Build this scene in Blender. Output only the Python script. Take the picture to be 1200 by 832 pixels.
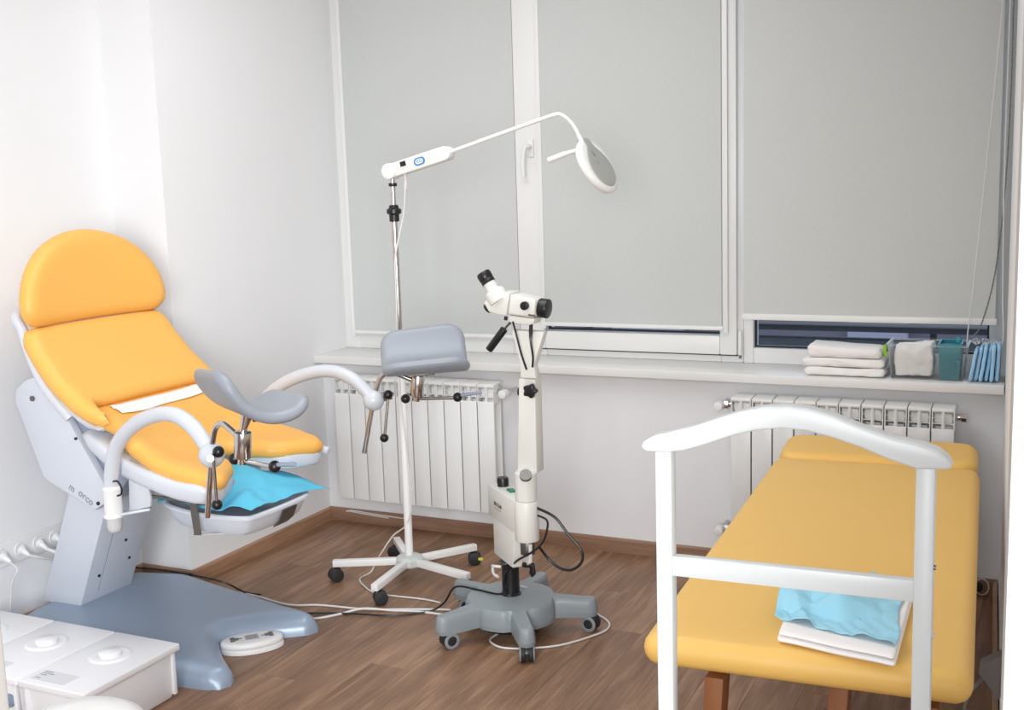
import bpy, bmesh, math, random
import numpy as np
from mathutils import Vector as V, Matrix, geometry, noise

for o in list(bpy.data.objects): bpy.data.objects.remove(o)
SC = bpy.context.scene
COL = SC.collection

# ---------------------------------------------------------------- camera
CP = np.array([3.0587, -4.337, 1.5312]); YAW, PITCH, ROLL, FPX = -.4486, .1479, -.031, 1341.76
_f = np.array([math.sin(YAW)*math.cos(PITCH), math.cos(YAW)*math.cos(PITCH), -math.sin(PITCH)])
_r = np.array([math.cos(YAW), -math.sin(YAW), 0]); _u = np.cross(_r, _f)
_c, _s = math.cos(ROLL), math.sin(ROLL)
CR, CU = _c*_r+_s*_u, -_s*_r+_c*_u
cam_d = bpy.data.cameras.new('camera'); cam = bpy.data.objects.new('camera', cam_d); COL.objects.link(cam)
cam_d.sensor_width = 36; cam_d.lens = FPX/1200*36; cam_d.clip_start = .05
m = Matrix.Identity(4)
for i in range(3):
    m[i][0], m[i][1], m[i][2], m[i][3] = CR[i], CU[i], -_f[i], CP[i]
cam.matrix_world = m
SC.camera = cam

# ---------------------------------------------------------------- world, lights, exposure
w = bpy.data.worlds.new('world'); SC.world = w; w.use_nodes = True
nt = w.node_tree; nt.nodes.clear()
bg = nt.nodes.new('ShaderNodeBackground'); wo = nt.nodes.new('ShaderNodeOutputWorld')
bg.inputs[0].default_value = (.72, .84, 1, 1); bg.inputs[1].default_value = 1.6
nt.links.new(bg.outputs[0], wo.inputs[0])
SC.view_settings.view_transform = 'Standard'; SC.view_settings.look = 'None'
SC.view_settings.gamma = 1; SC.view_settings.exposure = 0.0; SC.view_settings.use_curve_mapping = False

def area(name, loc, size, power, rot=(0, 0, 0), col=(1, 1, 1), sy=None):
    d = bpy.data.lights.new(name, 'AREA'); d.energy = power; d.color = col
    d.shape = 'RECTANGLE'; d.size = size; d.size_y = sy or size
    o = bpy.data.objects.new(name, d); COL.objects.link(o); o.location = loc; o.rotation_euler = rot
    return o
area('overhead_fill', (1.3, -1.4, 2.70), 1.2, 19, col=(.95, .975, 1))  # unseen overhead light, added and placed to balance the room's brightness
area('overhead_fill', (1.4, -2.8, 2.70), 1.1, 8, col=(.95, .975, 1))  # second added overhead light, lifts the floor and boxes
def aim(loc, tgt): return (V(tgt)-V(loc)).to_track_quat('-Z', 'Y').to_euler()
hl_ = area('camera_side_fill', (2.9, -5.2, 1.55), 2.2, 55, rot=aim((2.9, -5.2, 1.5), (0, -.9, .5)), col=(.95, .975, 1), sy=1.6)  # big soft fill added behind the camera, aimed toward the left wall
hl_.data.spread = math.radians(95)

# ---------------------------------------------------------------- helpers
def at(px, py, **k):
    """point seen at (px,py) on the plane x=, y= or z= (metres, room coordinates)"""
    d = _f + CR*(px-600)/FPX - CU*(py-416)/FPX
    (a, v), = k.items(); i = 'xyz'.index(a); t = (v-CP[i])/d[i]
    return V((CP+t*d).tolist())
def atv(px, py, P0, P1):
    """same on the vertical plane through two points"""
    d = _f + CR*(px-600)/FPX - CU*(py-416)/FPX
    n = np.array([P1[1]-P0[1], -(P1[0]-P0[0]), 0]); t = ((np.array([P0[0], P0[1], 0])-CP)@n)/(d@n)
    return V((CP+t*d).tolist())

def s2l(c): return tuple(((x/255)/12.92 if x/255 <= .04045 else ((x/255+.055)/1.055)**2.4) for x in c)+(1,)
def mat(name, rgb, rough=.5, metal=0, bump=0, bscale=200, var=0, vscale=6, coat=0, trans=0, alpha=1, sss=0, stretch=(1,1,1), spec=.5):
    m = bpy.data.materials.new(name); m.use_nodes = True; n = m.node_tree; b = n.nodes['Principled BSDF']
    c = s2l(rgb); b.inputs['Base Color'].default_value = c; b.inputs['Roughness'].default_value = rough
    b.inputs['Metallic'].default_value = metal; b.inputs['Coat Weight'].default_value = coat
    b.inputs['Transmission Weight'].default_value = trans; b.inputs['Alpha'].default_value = alpha
    b.inputs['Specular IOR Level'].default_value = spec
    if sss: b.inputs['Subsurface Weight'].default_value = sss; b.inputs['Subsurface Scale'].default_value = .02
    tc = n.nodes.new('ShaderNodeTexCoord'); mp = n.nodes.new('ShaderNodeMapping'); mp.inputs['Scale'].default_value = stretch
    n.links.new(tc.outputs['Object'], mp.inputs[0])
    if bump:
        t = n.nodes.new('ShaderNodeTexNoise'); t.inputs['Scale'].default_value = bscale; t.inputs['Detail'].default_value = 3
        n.links.new(mp.outputs[0], t.inputs['Vector'])
        bp = n.nodes.new('ShaderNodeBump'); bp.inputs['Strength'].default_value = bump; bp.inputs['Distance'].default_value = .002
        n.links.new(t.outputs['Fac'], bp.inputs['Height']); n.links.new(bp.outputs[0], b.inputs['Normal'])
    t = n.nodes.new('ShaderNodeTexNoise'); t.inputs['Scale'].default_value = vscale
    n.links.new(mp.outputs[0], t.inputs['Vector'])
    r = n.nodes.new('ShaderNodeMapRange'); v = var or .01
    r.inputs[3].default_value = 1-v; r.inputs[4].default_value = 1+v
    n.links.new(t.outputs['Fac'], r.inputs[0])
    x = n.nodes.new('ShaderNodeMix'); x.data_type = 'RGBA'; x.blend_type = 'MULTIPLY'; x.inputs[0].default_value = 1
    x.inputs[6].default_value = c
    n.links.new(r.outputs[0], x.inputs[7]); n.links.new(x.outputs[2], b.inputs['Base Color'])
    return m

M = dict(
    wall=mat('wall_paint', (240, 240, 241), .9, bump=.12, bscale=90, stretch=(1,1,.4), spec=.2),
    ceil=mat('ceiling_paint', (240, 240, 240), .9),
    pvc=mat('window_plastic', (238, 238, 236), .35),
    sill=mat('sill_plastic', (236, 235, 232), .3),
    gasket=mat('dark_gasket', (30, 34, 45), .6),
    rad=mat('radiator_enamel', (240, 240, 238), .3),
    vinyl=mat('orange_vinyl', (247, 186, 92), .45, bump=.08, bscale=350, var=.015),
    vinyl2=mat('yellow_vinyl', (241, 194, 105), .5, bump=.12, bscale=260, var=.02),
    shell=mat('pale_grey_plastic', (214, 219, 228), .35),
    arm=mat('arm_enamel', (210, 214, 221), .25),
    plate=mat('painted_steel_light', (212, 217, 226), .45),
    dark=mat('cover_grey', (150, 160, 178), .4),
    base=mat('silver_blue_plastic', (158, 174, 195), .32, metal=.2, bump=.05, bscale=500),
    pad=mat('grey_foam', (148, 154, 163), .4),
    chrome=mat('chrome', (205, 200, 198), .18, metal=1),
    steel=mat('brushed_steel', (128, 125, 122), .42, metal=1),
    black=mat('black_plastic', (24, 24, 27), .35),
    blackm=mat('black_rubber', (38, 38, 40), .6),
    cap=mat('cap_plastic', (204, 205, 206), .3),
    white=mat('white_plastic', (240, 240, 240), .35),
    lampw=mat('lamp_white', (243, 242, 240), .35),
    boxw=mat('box_plastic', (240, 240, 243), .3, sss=.05),
    cream=mat('instrument_enamel', (228, 227, 220), .35),
    greyb=mat('base_grey_paint', (142, 151, 156), .4, bump=.08, bscale=300),
    wheelg=mat('wheel_grey', (140, 144, 148), .5),
    hub=mat('hub_grey', (205, 210, 206), .4),
    lens=mat('lens_cover_grey', (172, 174, 168), .45),
    paper=mat('white_paper', (244, 243, 242), .9, bump=.3, bscale=60),
    linen=mat('white_linen', (250, 247, 245), .9, bump=.3, bscale=120),
    cyan=mat('blue_nonwoven', (96, 196, 228), .8, bump=.3, bscale=300, var=.04),
    cyan2=mat('pale_blue_nonwoven', (164, 220, 240), .8, bump=.3, bscale=300, var=.04),
    pack=mat('blue_pack_paper', (176, 222, 252), .45, bump=.5, bscale=80, var=.12, vscale=25),
    teal=mat('teal_plastic', (28, 140, 156), .4),
    green=mat('green_clip', (150, 205, 40), .4),
    yellow=mat('yellow_tab', (225, 220, 70), .5),
    wood=mat('leg_wood', (146, 92, 52), .5, var=.2, vscale=3, stretch=(20, 20, 1)),
    jamb=mat('door_jamb_paint', (206, 202, 196), .5),
    valet=mat('white_lacquer', (224, 228, 228), .3),
    cordw=mat('white_cord', (226, 224, 222), .5),
    grey=mat('adaptor_grey', (150, 146, 144), .5),
    print=mat('grey_print', (150, 155, 162), .6),
    ink=mat('dark_print', (86, 84, 84), .6),
    label=mat('label_paper', (222, 222, 228), .6),
    blue=mat('badge_blue', (60, 140, 205), .4),
    lightgrey=mat('print_panel_grey', (170, 172, 172), .5),
    greeng=mat('green_switch', (10, 120, 95), .2),
    knobblue=mat('bluegrey_disc', (130, 148, 170), .4),
    facade=mat('outside_facade', (92, 88, 100), .8, var=.25, vscale=1.2),
    rail=mat('outside_rail', (34, 35, 42), .6),
    parapet=mat('outside_parapet', (78, 86, 92), .7, var=.15, vscale=2),
    frost=mat('outside_window_white', (140, 138, 156), .6),
)
# clear plastic and glass
def clear(name, rgb, a, rough=.05, ior=1.5):
    m = bpy.data.materials.new(name); m.use_nodes = True; n = m.node_tree; n.nodes.clear()
    o = n.nodes.new('ShaderNodeOutputMaterial'); t = n.nodes.new('ShaderNodeBsdfTransparent'); g = n.nodes.new('ShaderNodeBsdfPrincipled')
    g.inputs['Base Color'].default_value = s2l(rgb); g.inputs['Roughness'].default_value = rough
    x = n.nodes.new('ShaderNodeMixShader'); f = n.nodes.new('ShaderNodeFresnel'); f.inputs[0].default_value = ior
    ad = n.nodes.new('ShaderNodeMath'); ad.operation = 'ADD'; ad.inputs[1].default_value = a; ad.use_clamp = True
    n.links.new(f.outputs[0], ad.inputs[0]); n.links.new(ad.outputs[0], x.inputs[0])
    n.links.new(t.outputs[0], x.inputs[1]); n.links.new(g.outputs[0], x.inputs[2]); n.links.new(x.outputs[0], o.inputs[0])
    return m
M['glass'] = clear('window_glass', (60, 70, 90), .05, .02)
M['clear'] = clear('clear_plastic', (235, 240, 240), .04, .2, 1.2)
# roller blind cloth: diffuse + a little light through
def cloth():
    m = bpy.data.materials.new('blind_cloth'); m.use_nodes = True; n = m.node_tree; b = n.nodes['Principled BSDF']
    o = n.nodes['Material Output']; tc = n.nodes.new('ShaderNodeTexCoord')
    hs = []
    for st in ((900, 1, 60), (60, 1, 900)):
        mp = n.nodes.new('ShaderNodeMapping'); mp.inputs['Scale'].default_value = st
        t = n.nodes.new('ShaderNodeTexNoise'); t.inputs['Scale'].default_value = 1; t.inputs['Detail'].default_value = 2
        n.links.new(tc.outputs['Object'], mp.inputs[0]); n.links.new(mp.outputs[0], t.inputs[0]); hs.append(t)
    a = n.nodes.new('ShaderNodeMath'); a.operation = 'ADD'
    n.links.new(hs[0].outputs['Fac'], a.inputs[0]); n.links.new(hs[1].outputs['Fac'], a.inputs[1])
    r = n.nodes.new('ShaderNodeMapRange'); r.inputs[1].default_value = .6; r.inputs[2].default_value = 1.4
    r.inputs[3].default_value = .93; r.inputs[4].default_value = 1.07; n.links.new(a.outputs[0], r.inputs[0])
    x = n.nodes.new('ShaderNodeMix'); x.data_type = 'RGBA'; x.blend_type = 'MULTIPLY'; x.inputs[0].default_value = 1
    x.inputs[6].default_value = s2l((214, 217, 215)); n.links.new(r.outputs[0], x.inputs[7])
    n.links.new(x.outputs[2], b.inputs['Base Color']); b.inputs['Roughness'].default_value = .8
    tr = n.nodes.new('ShaderNodeBsdfTranslucent'); n.links.new(x.outputs[2], tr.inputs[0])
    mx = n.nodes.new('ShaderNodeMixShader'); mx.inputs[0].default_value = .10
    n.links.new(b.outputs[0], mx.inputs[1]); n.links.new(tr.outputs[0], mx.inputs[2]); n.links.new(mx.outputs[0], o.inputs[0])
    return m
M['cloth'] = cloth()
def woodmat(name, c1, c2, c3, rough, grain_axis, per_object):
    m = bpy.data.materials.new(name); m.use_nodes = True; n = m.node_tree; b = n.nodes['Principled BSDF']
    tc = n.nodes.new('ShaderNodeTexCoord'); oi = n.nodes.new('ShaderNodeObjectInfo')
    add = n.nodes.new('ShaderNodeVectorMath'); add.operation = 'MULTIPLY_ADD'
    cb = n.nodes.new('ShaderNodeCombineXYZ')
    for i in range(3): n.links.new(oi.outputs['Random'], cb.inputs[i])
    add.inputs[1].default_value = (37, 53, 19); n.links.new(cb.outputs[0], add.inputs[0]); n.links.new(tc.outputs['Object'], add.inputs[2])
    def nz(st, det, dist=0):
        mp = n.nodes.new('ShaderNodeMapping'); mp.inputs['Scale'].default_value = st
        t = n.nodes.new('ShaderNodeTexNoise'); t.inputs['Scale'].default_value = 1; t.inputs['Detail'].default_value = det
        t.inputs['Distortion'].default_value = dist
        n.links.new(add.outputs[0], mp.inputs[0]); n.links.new(mp.outputs[0], t.inputs[0]); return t
    A = [[34, 34, 34], [130, 130, 130], [9, 9, 9]]
    for q, l in zip(A, (2.6, 7, 2.2)): q[grain_axis] = l
    g, f, p = nz(A[0], 6, .8), nz(A[1], 4), nz(A[2], 3, .4)
    ma = n.nodes.new('ShaderNodeMath'); ma.operation = 'MULTIPLY_ADD'; ma.inputs[1].default_value = .45
    mb = n.nodes.new('ShaderNodeMath'); mb.operation = 'MULTIPLY_ADD'; mb.inputs[1].default_value = .35
    n.links.new(g.outputs[0], ma.inputs[0]); n.links.new(p.outputs[0], mb.inputs[0]); n.links.new(mb.outputs[0], ma.inputs[2])
    mc = n.nodes.new('ShaderNodeMath'); mc.operation = 'MULTIPLY'; mc.inputs[1].default_value = .2
    n.links.new(f.outputs[0], mc.inputs[0]); n.links.new(mc.outputs[0], mb.inputs[2])
    src = ma
    if per_object:
        md = n.nodes.new('ShaderNodeMath'); md.operation = 'MULTIPLY_ADD'; md.inputs[1].default_value = .07; md.inputs[2].default_value = -.035
        n.links.new(oi.outputs['Random'], md.inputs[0])
        me = n.nodes.new('ShaderNodeMath'); me.operation = 'ADD'; n.links.new(md.outputs[0], me.inputs[0]); n.links.new(ma.outputs[0], me.inputs[1]); src = me
    rp = n.nodes.new('ShaderNodeValToRGB'); e = rp.color_ramp.elements
    e[0].position = .30; e[0].color = s2l(c1); e[1].position = .70; e[1].color = s2l(c3)
    q = e.new(.5); q.color = s2l(c2)
    n.links.new(src.outputs[0], rp.inputs[0]); n.links.new(rp.outputs[0], b.inputs['Base Color'])
    b.inputs['Roughness'].default_value = rough
    bp = n.nodes.new('ShaderNodeBump'); bp.inputs['Strength'].default_value = .15; bp.inputs['Distance'].default_value = .001
    n.links.new(f.outputs[0], bp.inputs['Height']); n.links.new(bp.outputs[0], b.inputs['Normal'])
    return m
M['floor'] = woodmat('floor_laminate', (98, 70, 49), (138, 104, 79), (180, 142, 112), .42, 1, True)
M['skirtx'] = woodmat('skirting_wood', (118, 86, 66), (146, 112, 90), (172, 138, 114), .45, 0, False)
M['skirty'] = woodmat('skirting_wood_side', (134, 98, 74), (168, 130, 102), (190, 154, 126), .45, 1, False)

class MB:
    def __init__(s): s.v = []; s.f = []
    def add(s, vs, fs):
        k = len(s.v); s.v += [V(a) for a in vs]; s.f += [[i+k for i in q] for q in fs]; return s
    def addbm(s, b, M_=None):
        b.verts.ensure_lookup_table(); b.verts.index_update()
        s.add([(M_@a.co if M_ else a.co) for a in b.verts], [[q.index for q in f.verts] for f in b.faces]); b.free(); return s
    def box(s, x0, x1, y0, y1, z0, z1, bev=0, seg=2, M_=None):
        b = bmesh.new(); bmesh.ops.create_cube(b, size=1)
        for a in b.verts: a.co = V(((x0+x1)/2+a.co.x*(x1-x0), (y0+y1)/2+a.co.y*(y1-y0), (z0+z1)/2+a.co.z*(z1-z0)))
        if bev: bmesh.ops.bevel(b, geom=b.edges[:], offset=bev, segments=seg, profile=.5, affect='EDGES', clamp_overlap=True)
        return s.addbm(b, M_)
    def hexa(s, bottom, top, bev=0, seg=2):
        b = bmesh.new(); vs = [b.verts.new(p) for p in list(bottom)+list(top)]; n = len(bottom)
        b.faces.new(vs[:n][::-1]); b.faces.new(vs[n:])
        for i in range(n): b.faces.new((vs[i], vs[(i+1) % n], vs[n+(i+1) % n], vs[n+i]))
        bmesh.ops.recalc_face_normals(b, faces=b.faces[:])
        if bev: bmesh.ops.bevel(b, geom=b.edges[:], offset=bev, segments=seg, profile=.5, affect='EDGES', clamp_overlap=True)
        return s.addbm(b)
    def prism(s, poly, d, bev=0, seg=2):
        d = V(d); return s.hexa([V(p)-d/2 for p in poly], [V(p)+d/2 for p in poly], bev, seg)
    def tube(s, pts, r, n=12, smooth=0, caps=True, flat=None):
        pts = [V(p) for p in pts]
        R = list(r) if hasattr(r, '__len__') else [r]*len(pts)
        if smooth:
            P, Q = [], []
            for i in range(len(pts)-1):
                p0 = pts[max(i-1, 0)]; p1 = pts[i]; p2 = pts[i+1]; p3 = pts[min(i+2, len(pts)-1)]
                for k in range(smooth):
                    t = k/smooth
                    P.append(.5*((2*p1)+(p2-p0)*t+(2*p0-5*p1+4*p2-p3)*t*t+(3*p1-p0-3*p2+p3)*t**3)); Q.append(R[i]*(1-t)+R[i+1]*t)
            P.append(pts[-1]); Q.append(R[-1]); pts, R = P, Q
        T = [(pts[min(i+1, len(pts)-1)]-pts[max(i-1, 0)]).normalized() for i in range(len(pts))]
        a = V((0, 0, 1)) if abs(T[0].z) < .9 else V((1, 0, 0)); N = T[0].cross(a).normalized()
        vs = []; fs = []
        for i, p in enumerate(pts):
            N = (N-T[i]*N.dot(T[i])).normalized(); Bn = T[i].cross(N)
            for k in range(n):
                t = 2*math.pi*k/n; vs.append(p+(N*math.cos(t)+Bn*math.sin(t)*(flat or 1))*R[i])
        for i in range(len(pts)-1):
            for k in range(n):
                fs.append([i*n+k, i*n+(k+1) % n, (i+1)*n+(k+1) % n, (i+1)*n+k])
        if caps: fs.append(list(range(n))[::-1]); fs.append([(len(pts)-1)*n+k for k in range(n)])
        return s.add(vs, fs)
    def lathe(s, prof, p0, axis=(0, 0, 1), n=28):
        """prof: list of (radius, height along axis)"""
        ax = V(axis).normalized(); a = V((0, 0, 1)) if abs(ax.z) < .9 else V((1, 0, 0)); N = ax.cross(a).normalized(); Bn = ax.cross(N)
        p0 = V(p0); vs = []; fs = []
        for r, h in prof:
            for k in range(n):
                t = 2*math.pi*k/n; vs.append(p0+ax*h+(N*math.cos(t)+Bn*math.sin(t))*r)
        for i in range(len(prof)-1):
            for k in range(n): fs.append([i*n+k, i*n+(k+1) % n, (i+1)*n+(k+1) % n, (i+1)*n+k])
        if prof[0][0] > 1e-4: fs.append(list(range(n))[::-1])
        if prof[-1][0] > 1e-4: fs.append([(len(prof)-1)*n+k for k in range(n)])
        return s.add(vs, fs)
    def ball(s, c, r, n=16, sc=(1, 1, 1)):
        b = bmesh.new(); bmesh.ops.create_uvsphere(b, u_segments=n*2, v_segments=n, radius=r)
        for a in b.verts: a.co = V((a.co.x*sc[0], a.co.y*sc[1], a.co.z*sc[2]))+V(c)
        return s.addbm(b)
    def cyl(s, p0, p1, r, n=24, bev=0):
        p0, p1 = V(p0), V(p1); h = (p1-p0).length
        if bev: return s.lathe([(r-bev, 0), (r-bev*.3, bev*.3), (r, bev), (r, h-bev), (r-bev*.3, h-bev*.3), (r-bev, h)], p0, p1-p0, n)
        return s.lathe([(r, 0), (r, h)], p0, p1-p0, n)

def slab(outline, top, bot, r, mp, grid=.03, loops=(0.0, .08, .25, .55, 1.0), sub=None):
    """closed rounded slab over a 2-D outline; top/bot thickness (number or function), r = edge rounding width, mp(u,v,h,side)->point"""
    o = [V(p[:2]) for p in outline]; P = []
    for i in range(len(o)):
        a, b = o[i], o[(i+1) % len(o)]; k = max(1, int(math.ceil((b-a).length/(sub or grid))))
        P += [a+(b-a)*j/k for j in range(k)]
    n = len(P); A = np.array([p[:] for p in P]); Bq = np.roll(A, -1, 0); E = Bq-A; EL = (E**2).sum(1)+1e-12
    def dist(x, y):
        d = np.array([x, y])-A; t = np.clip((d*E).sum(1)/EL, 0, 1)[:, None]; return math.sqrt((((d-t*E)**2).sum(1)).min())
    area2 = sum(P[i].x*P[(i+1) % n].y-P[(i+1) % n].x*P[i].y for i in range(n)); sg = 1 if area2 > 0 else -1
    pts = [V(p) for p in P]
    def inside(x, y):
        c = False; j = n-1
        for i in range(n):
            if (P[i].y > y) != (P[j].y > y) and x < (P[j].x-P[i].x)*(y-P[i].y)/(P[j].y-P[i].y)+P[i].x: c = not c
            j = i
        return c
    for L in loops[1:]:
        dd = L*r
        for i in range(n):
            t = (P[(i+1) % n]-P[i-1]).normalized(); q = P[i]+V((-t.y, t.x))*sg*dd
            if inside(q.x, q.y) and dist(q.x, q.y) > dd*.93: pts.append(q)
    x0, y0 = A.min(0); x1, y1 = A.max(0)
    nx = max(2, int((x1-x0)/grid)); ny = max(2, int((y1-y0)/grid))
    for i in range(nx+1):
        for j in range(ny+1):
            x, y = x0+(x1-x0)*i/nx, y0+(y1-y0)*j/ny
            if inside(x, y) and dist(x, y) > r+grid*.4: pts.append(V((x, y)))
    res = geometry.delaunay_2d_cdt(pts, [], [list(range(n)) if sg > 0 else list(range(n))[::-1]], 1, 1e-5)
    vs, fs = res[0], res[2]
    H = []
    for p in vs:
        d = dist(p.x, p.y); t = min(d/r, 1); H.append(math.sqrt(max(0, 1-(1-t)**2)) if d > 1e-4 else 0)
    mb = MB(); tv = []; bv = []; out = []
    gt = top if callable(top) else (lambda u, v: top); gb = bot if callable(bot) else (lambda u, v: bot)
    for p, h in zip(vs, H):
        tv.append(len(out)); out.append(mp(p.x, p.y, gt(p.x, p.y)*h))
        if h == 0: bv.append(tv[-1])
        else: bv.append(len(out)); out.append(mp(p.x, p.y, -gb(p.x, p.y)*h))
    F = []
    for f in fs:
        F.append([tv[i] for i in f])
        if any(H[i] > 0 for i in f): F.append([bv[i] for i in f][::-1])
    return mb.add(out, F)

ORG = {}
def tag(o, label=None, cat=None, group=None, kind=None):
    if label: o['label'] = label
    if cat: o['category'] = cat
    if group: o['group'] = group
    if kind: o['kind'] = kind
    return o
def thing(name, loc, label, cat, group=None):
    o = bpy.data.objects.new(name, None); COL.objects.link(o); o.location = loc; o.empty_display_size = .05
    ORG[o] = V(loc); return tag(o, label, cat, group)
def mk(name, mb, mt, parent=None, label=None, cat=None, group=None, kind=None, ang=40, flat=False, origin=None, recalc=True):
    vs = mb.v
    if parent is not None: org = ORG[parent]
    else:
        lo = V((min(v.x for v in vs), min(v.y for v in vs), min(v.z for v in vs))); hi = V((max(v.x for v in vs), max(v.y for v in vs), max(v.z for v in vs)))
        org = V(origin) if origin is not None else V(((lo.x+hi.x)/2, (lo.y+hi.y)/2, lo.z))
    me = bpy.data.meshes.new(name); me.from_pydata([tuple(v-org) for v in vs], [], mb.f); me.validate()
    if recalc:
        b = bmesh.new(); b.from_mesh(me); bmesh.ops.recalc_face_normals(b, faces=b.faces[:]); b.to_mesh(me); b.free()
    if not flat:
        me.polygons.foreach_set('use_smooth', [True]*len(me.polygons)); me.set_sharp_from_angle(angle=math.radians(ang))
    me.materials.append(M[mt] if isinstance(mt, str) else mt)
    o = bpy.data.objects.new(name, me); COL.objects.link(o)
    if parent is not None: o.parent = parent
    else: o.location = org
    ORG[o] = org
    return tag(o, label, cat, group, kind)
def clone(o, parent, loc=None, rotz=None, name=None):
    c = o.copy(); COL.objects.link(c); c.parent = parent
    if loc is not None: c.location = loc
    if rotz is not None: c.rotation_euler = (0, 0, rotz)
    return c
def text(name, body, size, M_, mt, parent, ext=.0006, label=None, sx=1):
    cu = bpy.data.curves.new('t', 'FONT'); cu.body = body; cu.size = size; cu.extrude = ext; cu.align_x = 'CENTER'; cu.align_y = 'CENTER'; cu.offset = size*.012
    o = bpy.data.objects.new('t', cu); COL.objects.link(o); bpy.context.view_layer.update()
    me = bpy.data.meshes.new_from_object(o.evaluated_get(bpy.context.evaluated_depsgraph_get()))
    mb = MB(); mb.add([M_@V((v.co.x*sx, v.co.y, v.co.z)) for v in me.vertices], [list(p.vertices) for p in me.polygons])
    bpy.data.objects.remove(o); bpy.data.curves.remove(cu); bpy.data.meshes.remove(me)
    return mk(name, mb, mt, parent, label=label, flat=True, recalc=False)
def frame(o, x, y):
    """matrix with local x,y directions and origin"""
    x = V(x).normalized(); z = x.cross(V(y)).normalized(); y = z.cross(x); m = Matrix.Identity(4)
    for i in range(3): m[i][0], m[i][1], m[i][2], m[i][3] = x[i], y[i], z[i], o[i]
    return m
def ip(t, ks):
    for (a, p), (b, q) in zip(ks, ks[1:]):
        if t <= b: s_ = max(0, (t-a)/(b-a)); return tuple(p[i]+(q[i]-p[i])*s_ for i in range(len(p)))
    return ks[-1][1]
def catmull(pts, k=8):
    P = []
    for i in range(len(pts)-1):
        p0 = V(pts[max(i-1, 0)]); p1 = V(pts[i]); p2 = V(pts[i+1]); p3 = V(pts[min(i+2, len(pts)-1)])
        for j in range(k):
            t = j/k; P.append(.5*((2*p1)+(p2-p0)*t+(2*p0-5*p1+4*p2-p3)*t*t+(3*p1-p0-3*p2+p3)*t**3))
    P.append(V(pts[-1])); return P
rnd = random.Random(4)

# ---------------------------------------------------------------- room shell
XL, XP, YP, XR, H = -.2555, 0.0, -.966, 2.9, 2.76
HS = .787                                                        # sill top
fl = mk('floor', MB().box(-.5, 4.6, -6.2, .4, -.15, -.009), 'floor', kind='structure', flat=True)
PW, PL = .148, 1.2
k = 0; x = XL; meshes = {}
while x < 3.12:
    off = [.35, .9, .15, .62, 1.05, .45, .8][k % 7]; y = -off; ys = [0.0]
    while y > -3.75: ys.append(y); y -= PL
    ys.append(-3.75)
    for a, b_ in zip(ys, ys[1:]):
        L = a-b_
        if L < .08: continue
        key = round(L, 2)
        if key not in meshes:
            o = mk('floor_board', MB().box(0, PW-.0004, -L+.0004, 0, -.009, 0, .0005, 1), 'floor', fl, flat=True)
            me = o.data
            bpy.data.objects.remove(o)
            # local mesh, origin at plank corner
            for v in me.vertices: v.co += ORG[fl]
            meshes[key] = me
        o = bpy.data.objects.new('floor_board', meshes[key]); COL.objects.link(o); o.parent = fl
        o.location = V((x, a, 0))-ORG[fl]
    x += PW; k += 1
mk('ceiling', MB().box(-.5, 4.6, -6.2, .4, H, H+.1), 'ceil', kind='structure', flat=True)
mk('wall_left', MB().box(-.45, XL, -6.2, YP, 0, H).box(-.45, XP, YP, .42, 0, H), 'wall', kind='structure', flat=True)
mk('wall_back', MB().box(XP, 3.3, 0, .42, 0, HS-.036).box(XP, 3.3, .0, .42, 2.52, H), 'wall', kind='structure', flat=True)
xw = lambda y: 2.895+.05*abs(min(y, 0))                         # right wall face, slightly out of square
mk('wall_right', MB().hexa([(XR, .42, 0), (XR, 0, 0), (xw(-3.45), -3.45, 0), (3.4, -3.45, 0), (3.4, .42, 0)], [(XR, .42, H), (XR, 0, H), (xw(-3.45), -3.45, H), (3.4, -3.45, H), (3.4, .42, H)]), 'wall', kind='structure', flat=True)
mk('wall_hall', MB().box(4.4, 4.55, -6.2, .42, 0, H).box(-.45, 4.55, -6.3, -6.2, 0, H), 'wall', kind='structure', flat=True)

def skirt(name, pts, mt):
    prof = [(0, 0), (.015, 0), (.015, .052), (.012, .058), (.006, .06), (0, .06)]
    a, b = V(pts[0]), V(pts[1]); d = (b-a).normalized(); n = V((d.y, -d.x, 0))
    mb = MB(); vs = []; fs = []
    for p in (a, b):
        for q in prof: vs.append(p+n*q[0]+V((0, 0, q[1])))
    k = len(prof)
    for i in range(k): fs.append([i, (i+1) % k, k+(i+1) % k, k+i])
    fs += [list(range(k)), [k+i for i in range(k)]]
    mk(name, mb.add(vs, fs), mt, kind='structure', flat=True)
skirt('baseboard_back', ((XP, 0, 0), (2.895, 0, 0)), 'skirtx')
skirt('baseboard_left', ((XP, YP-.015, 0), (XP, 0, 0)), 'skirty')
skirt('baseboard_pier', ((XL, YP, 0), (XP+.015, YP, 0)), 'skirtx')
skirt('baseboard_side', ((XL, -3.5, 0), (XL, YP, 0)), 'skirty')
skirt('baseboard_right', ((xw(-.02), -.02, 0), (xw(-3.4), -3.4, 0)), 'skirty')

# door frame the room is seen through
jl = at(5, 745, y=-3.46).x; jr = at(1179.5, 600, y=-3.60).x
d1 = mk('door_1', MB().box(jl-.09, jr+.07, -3.60, -3.46, 2.06, 2.13, .004), 'jamb', kind='structure', origin=(2.6, -3.53, 0))
mk('jamb', MB().box(jl-.09, jl, -3.60, -3.46, 0, 2.06, .006), 'jamb', d1)
mk('jamb', MB().box(jr, jr+.07, -3.60, -3.46, 0, 2.06, .006), 'jamb', d1)

# sill
mk('trim_1', MB().box(XP-.0, XR, -.07, .204, HS-.035, HS, .004, 3), 'sill', kind='structure')
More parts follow.
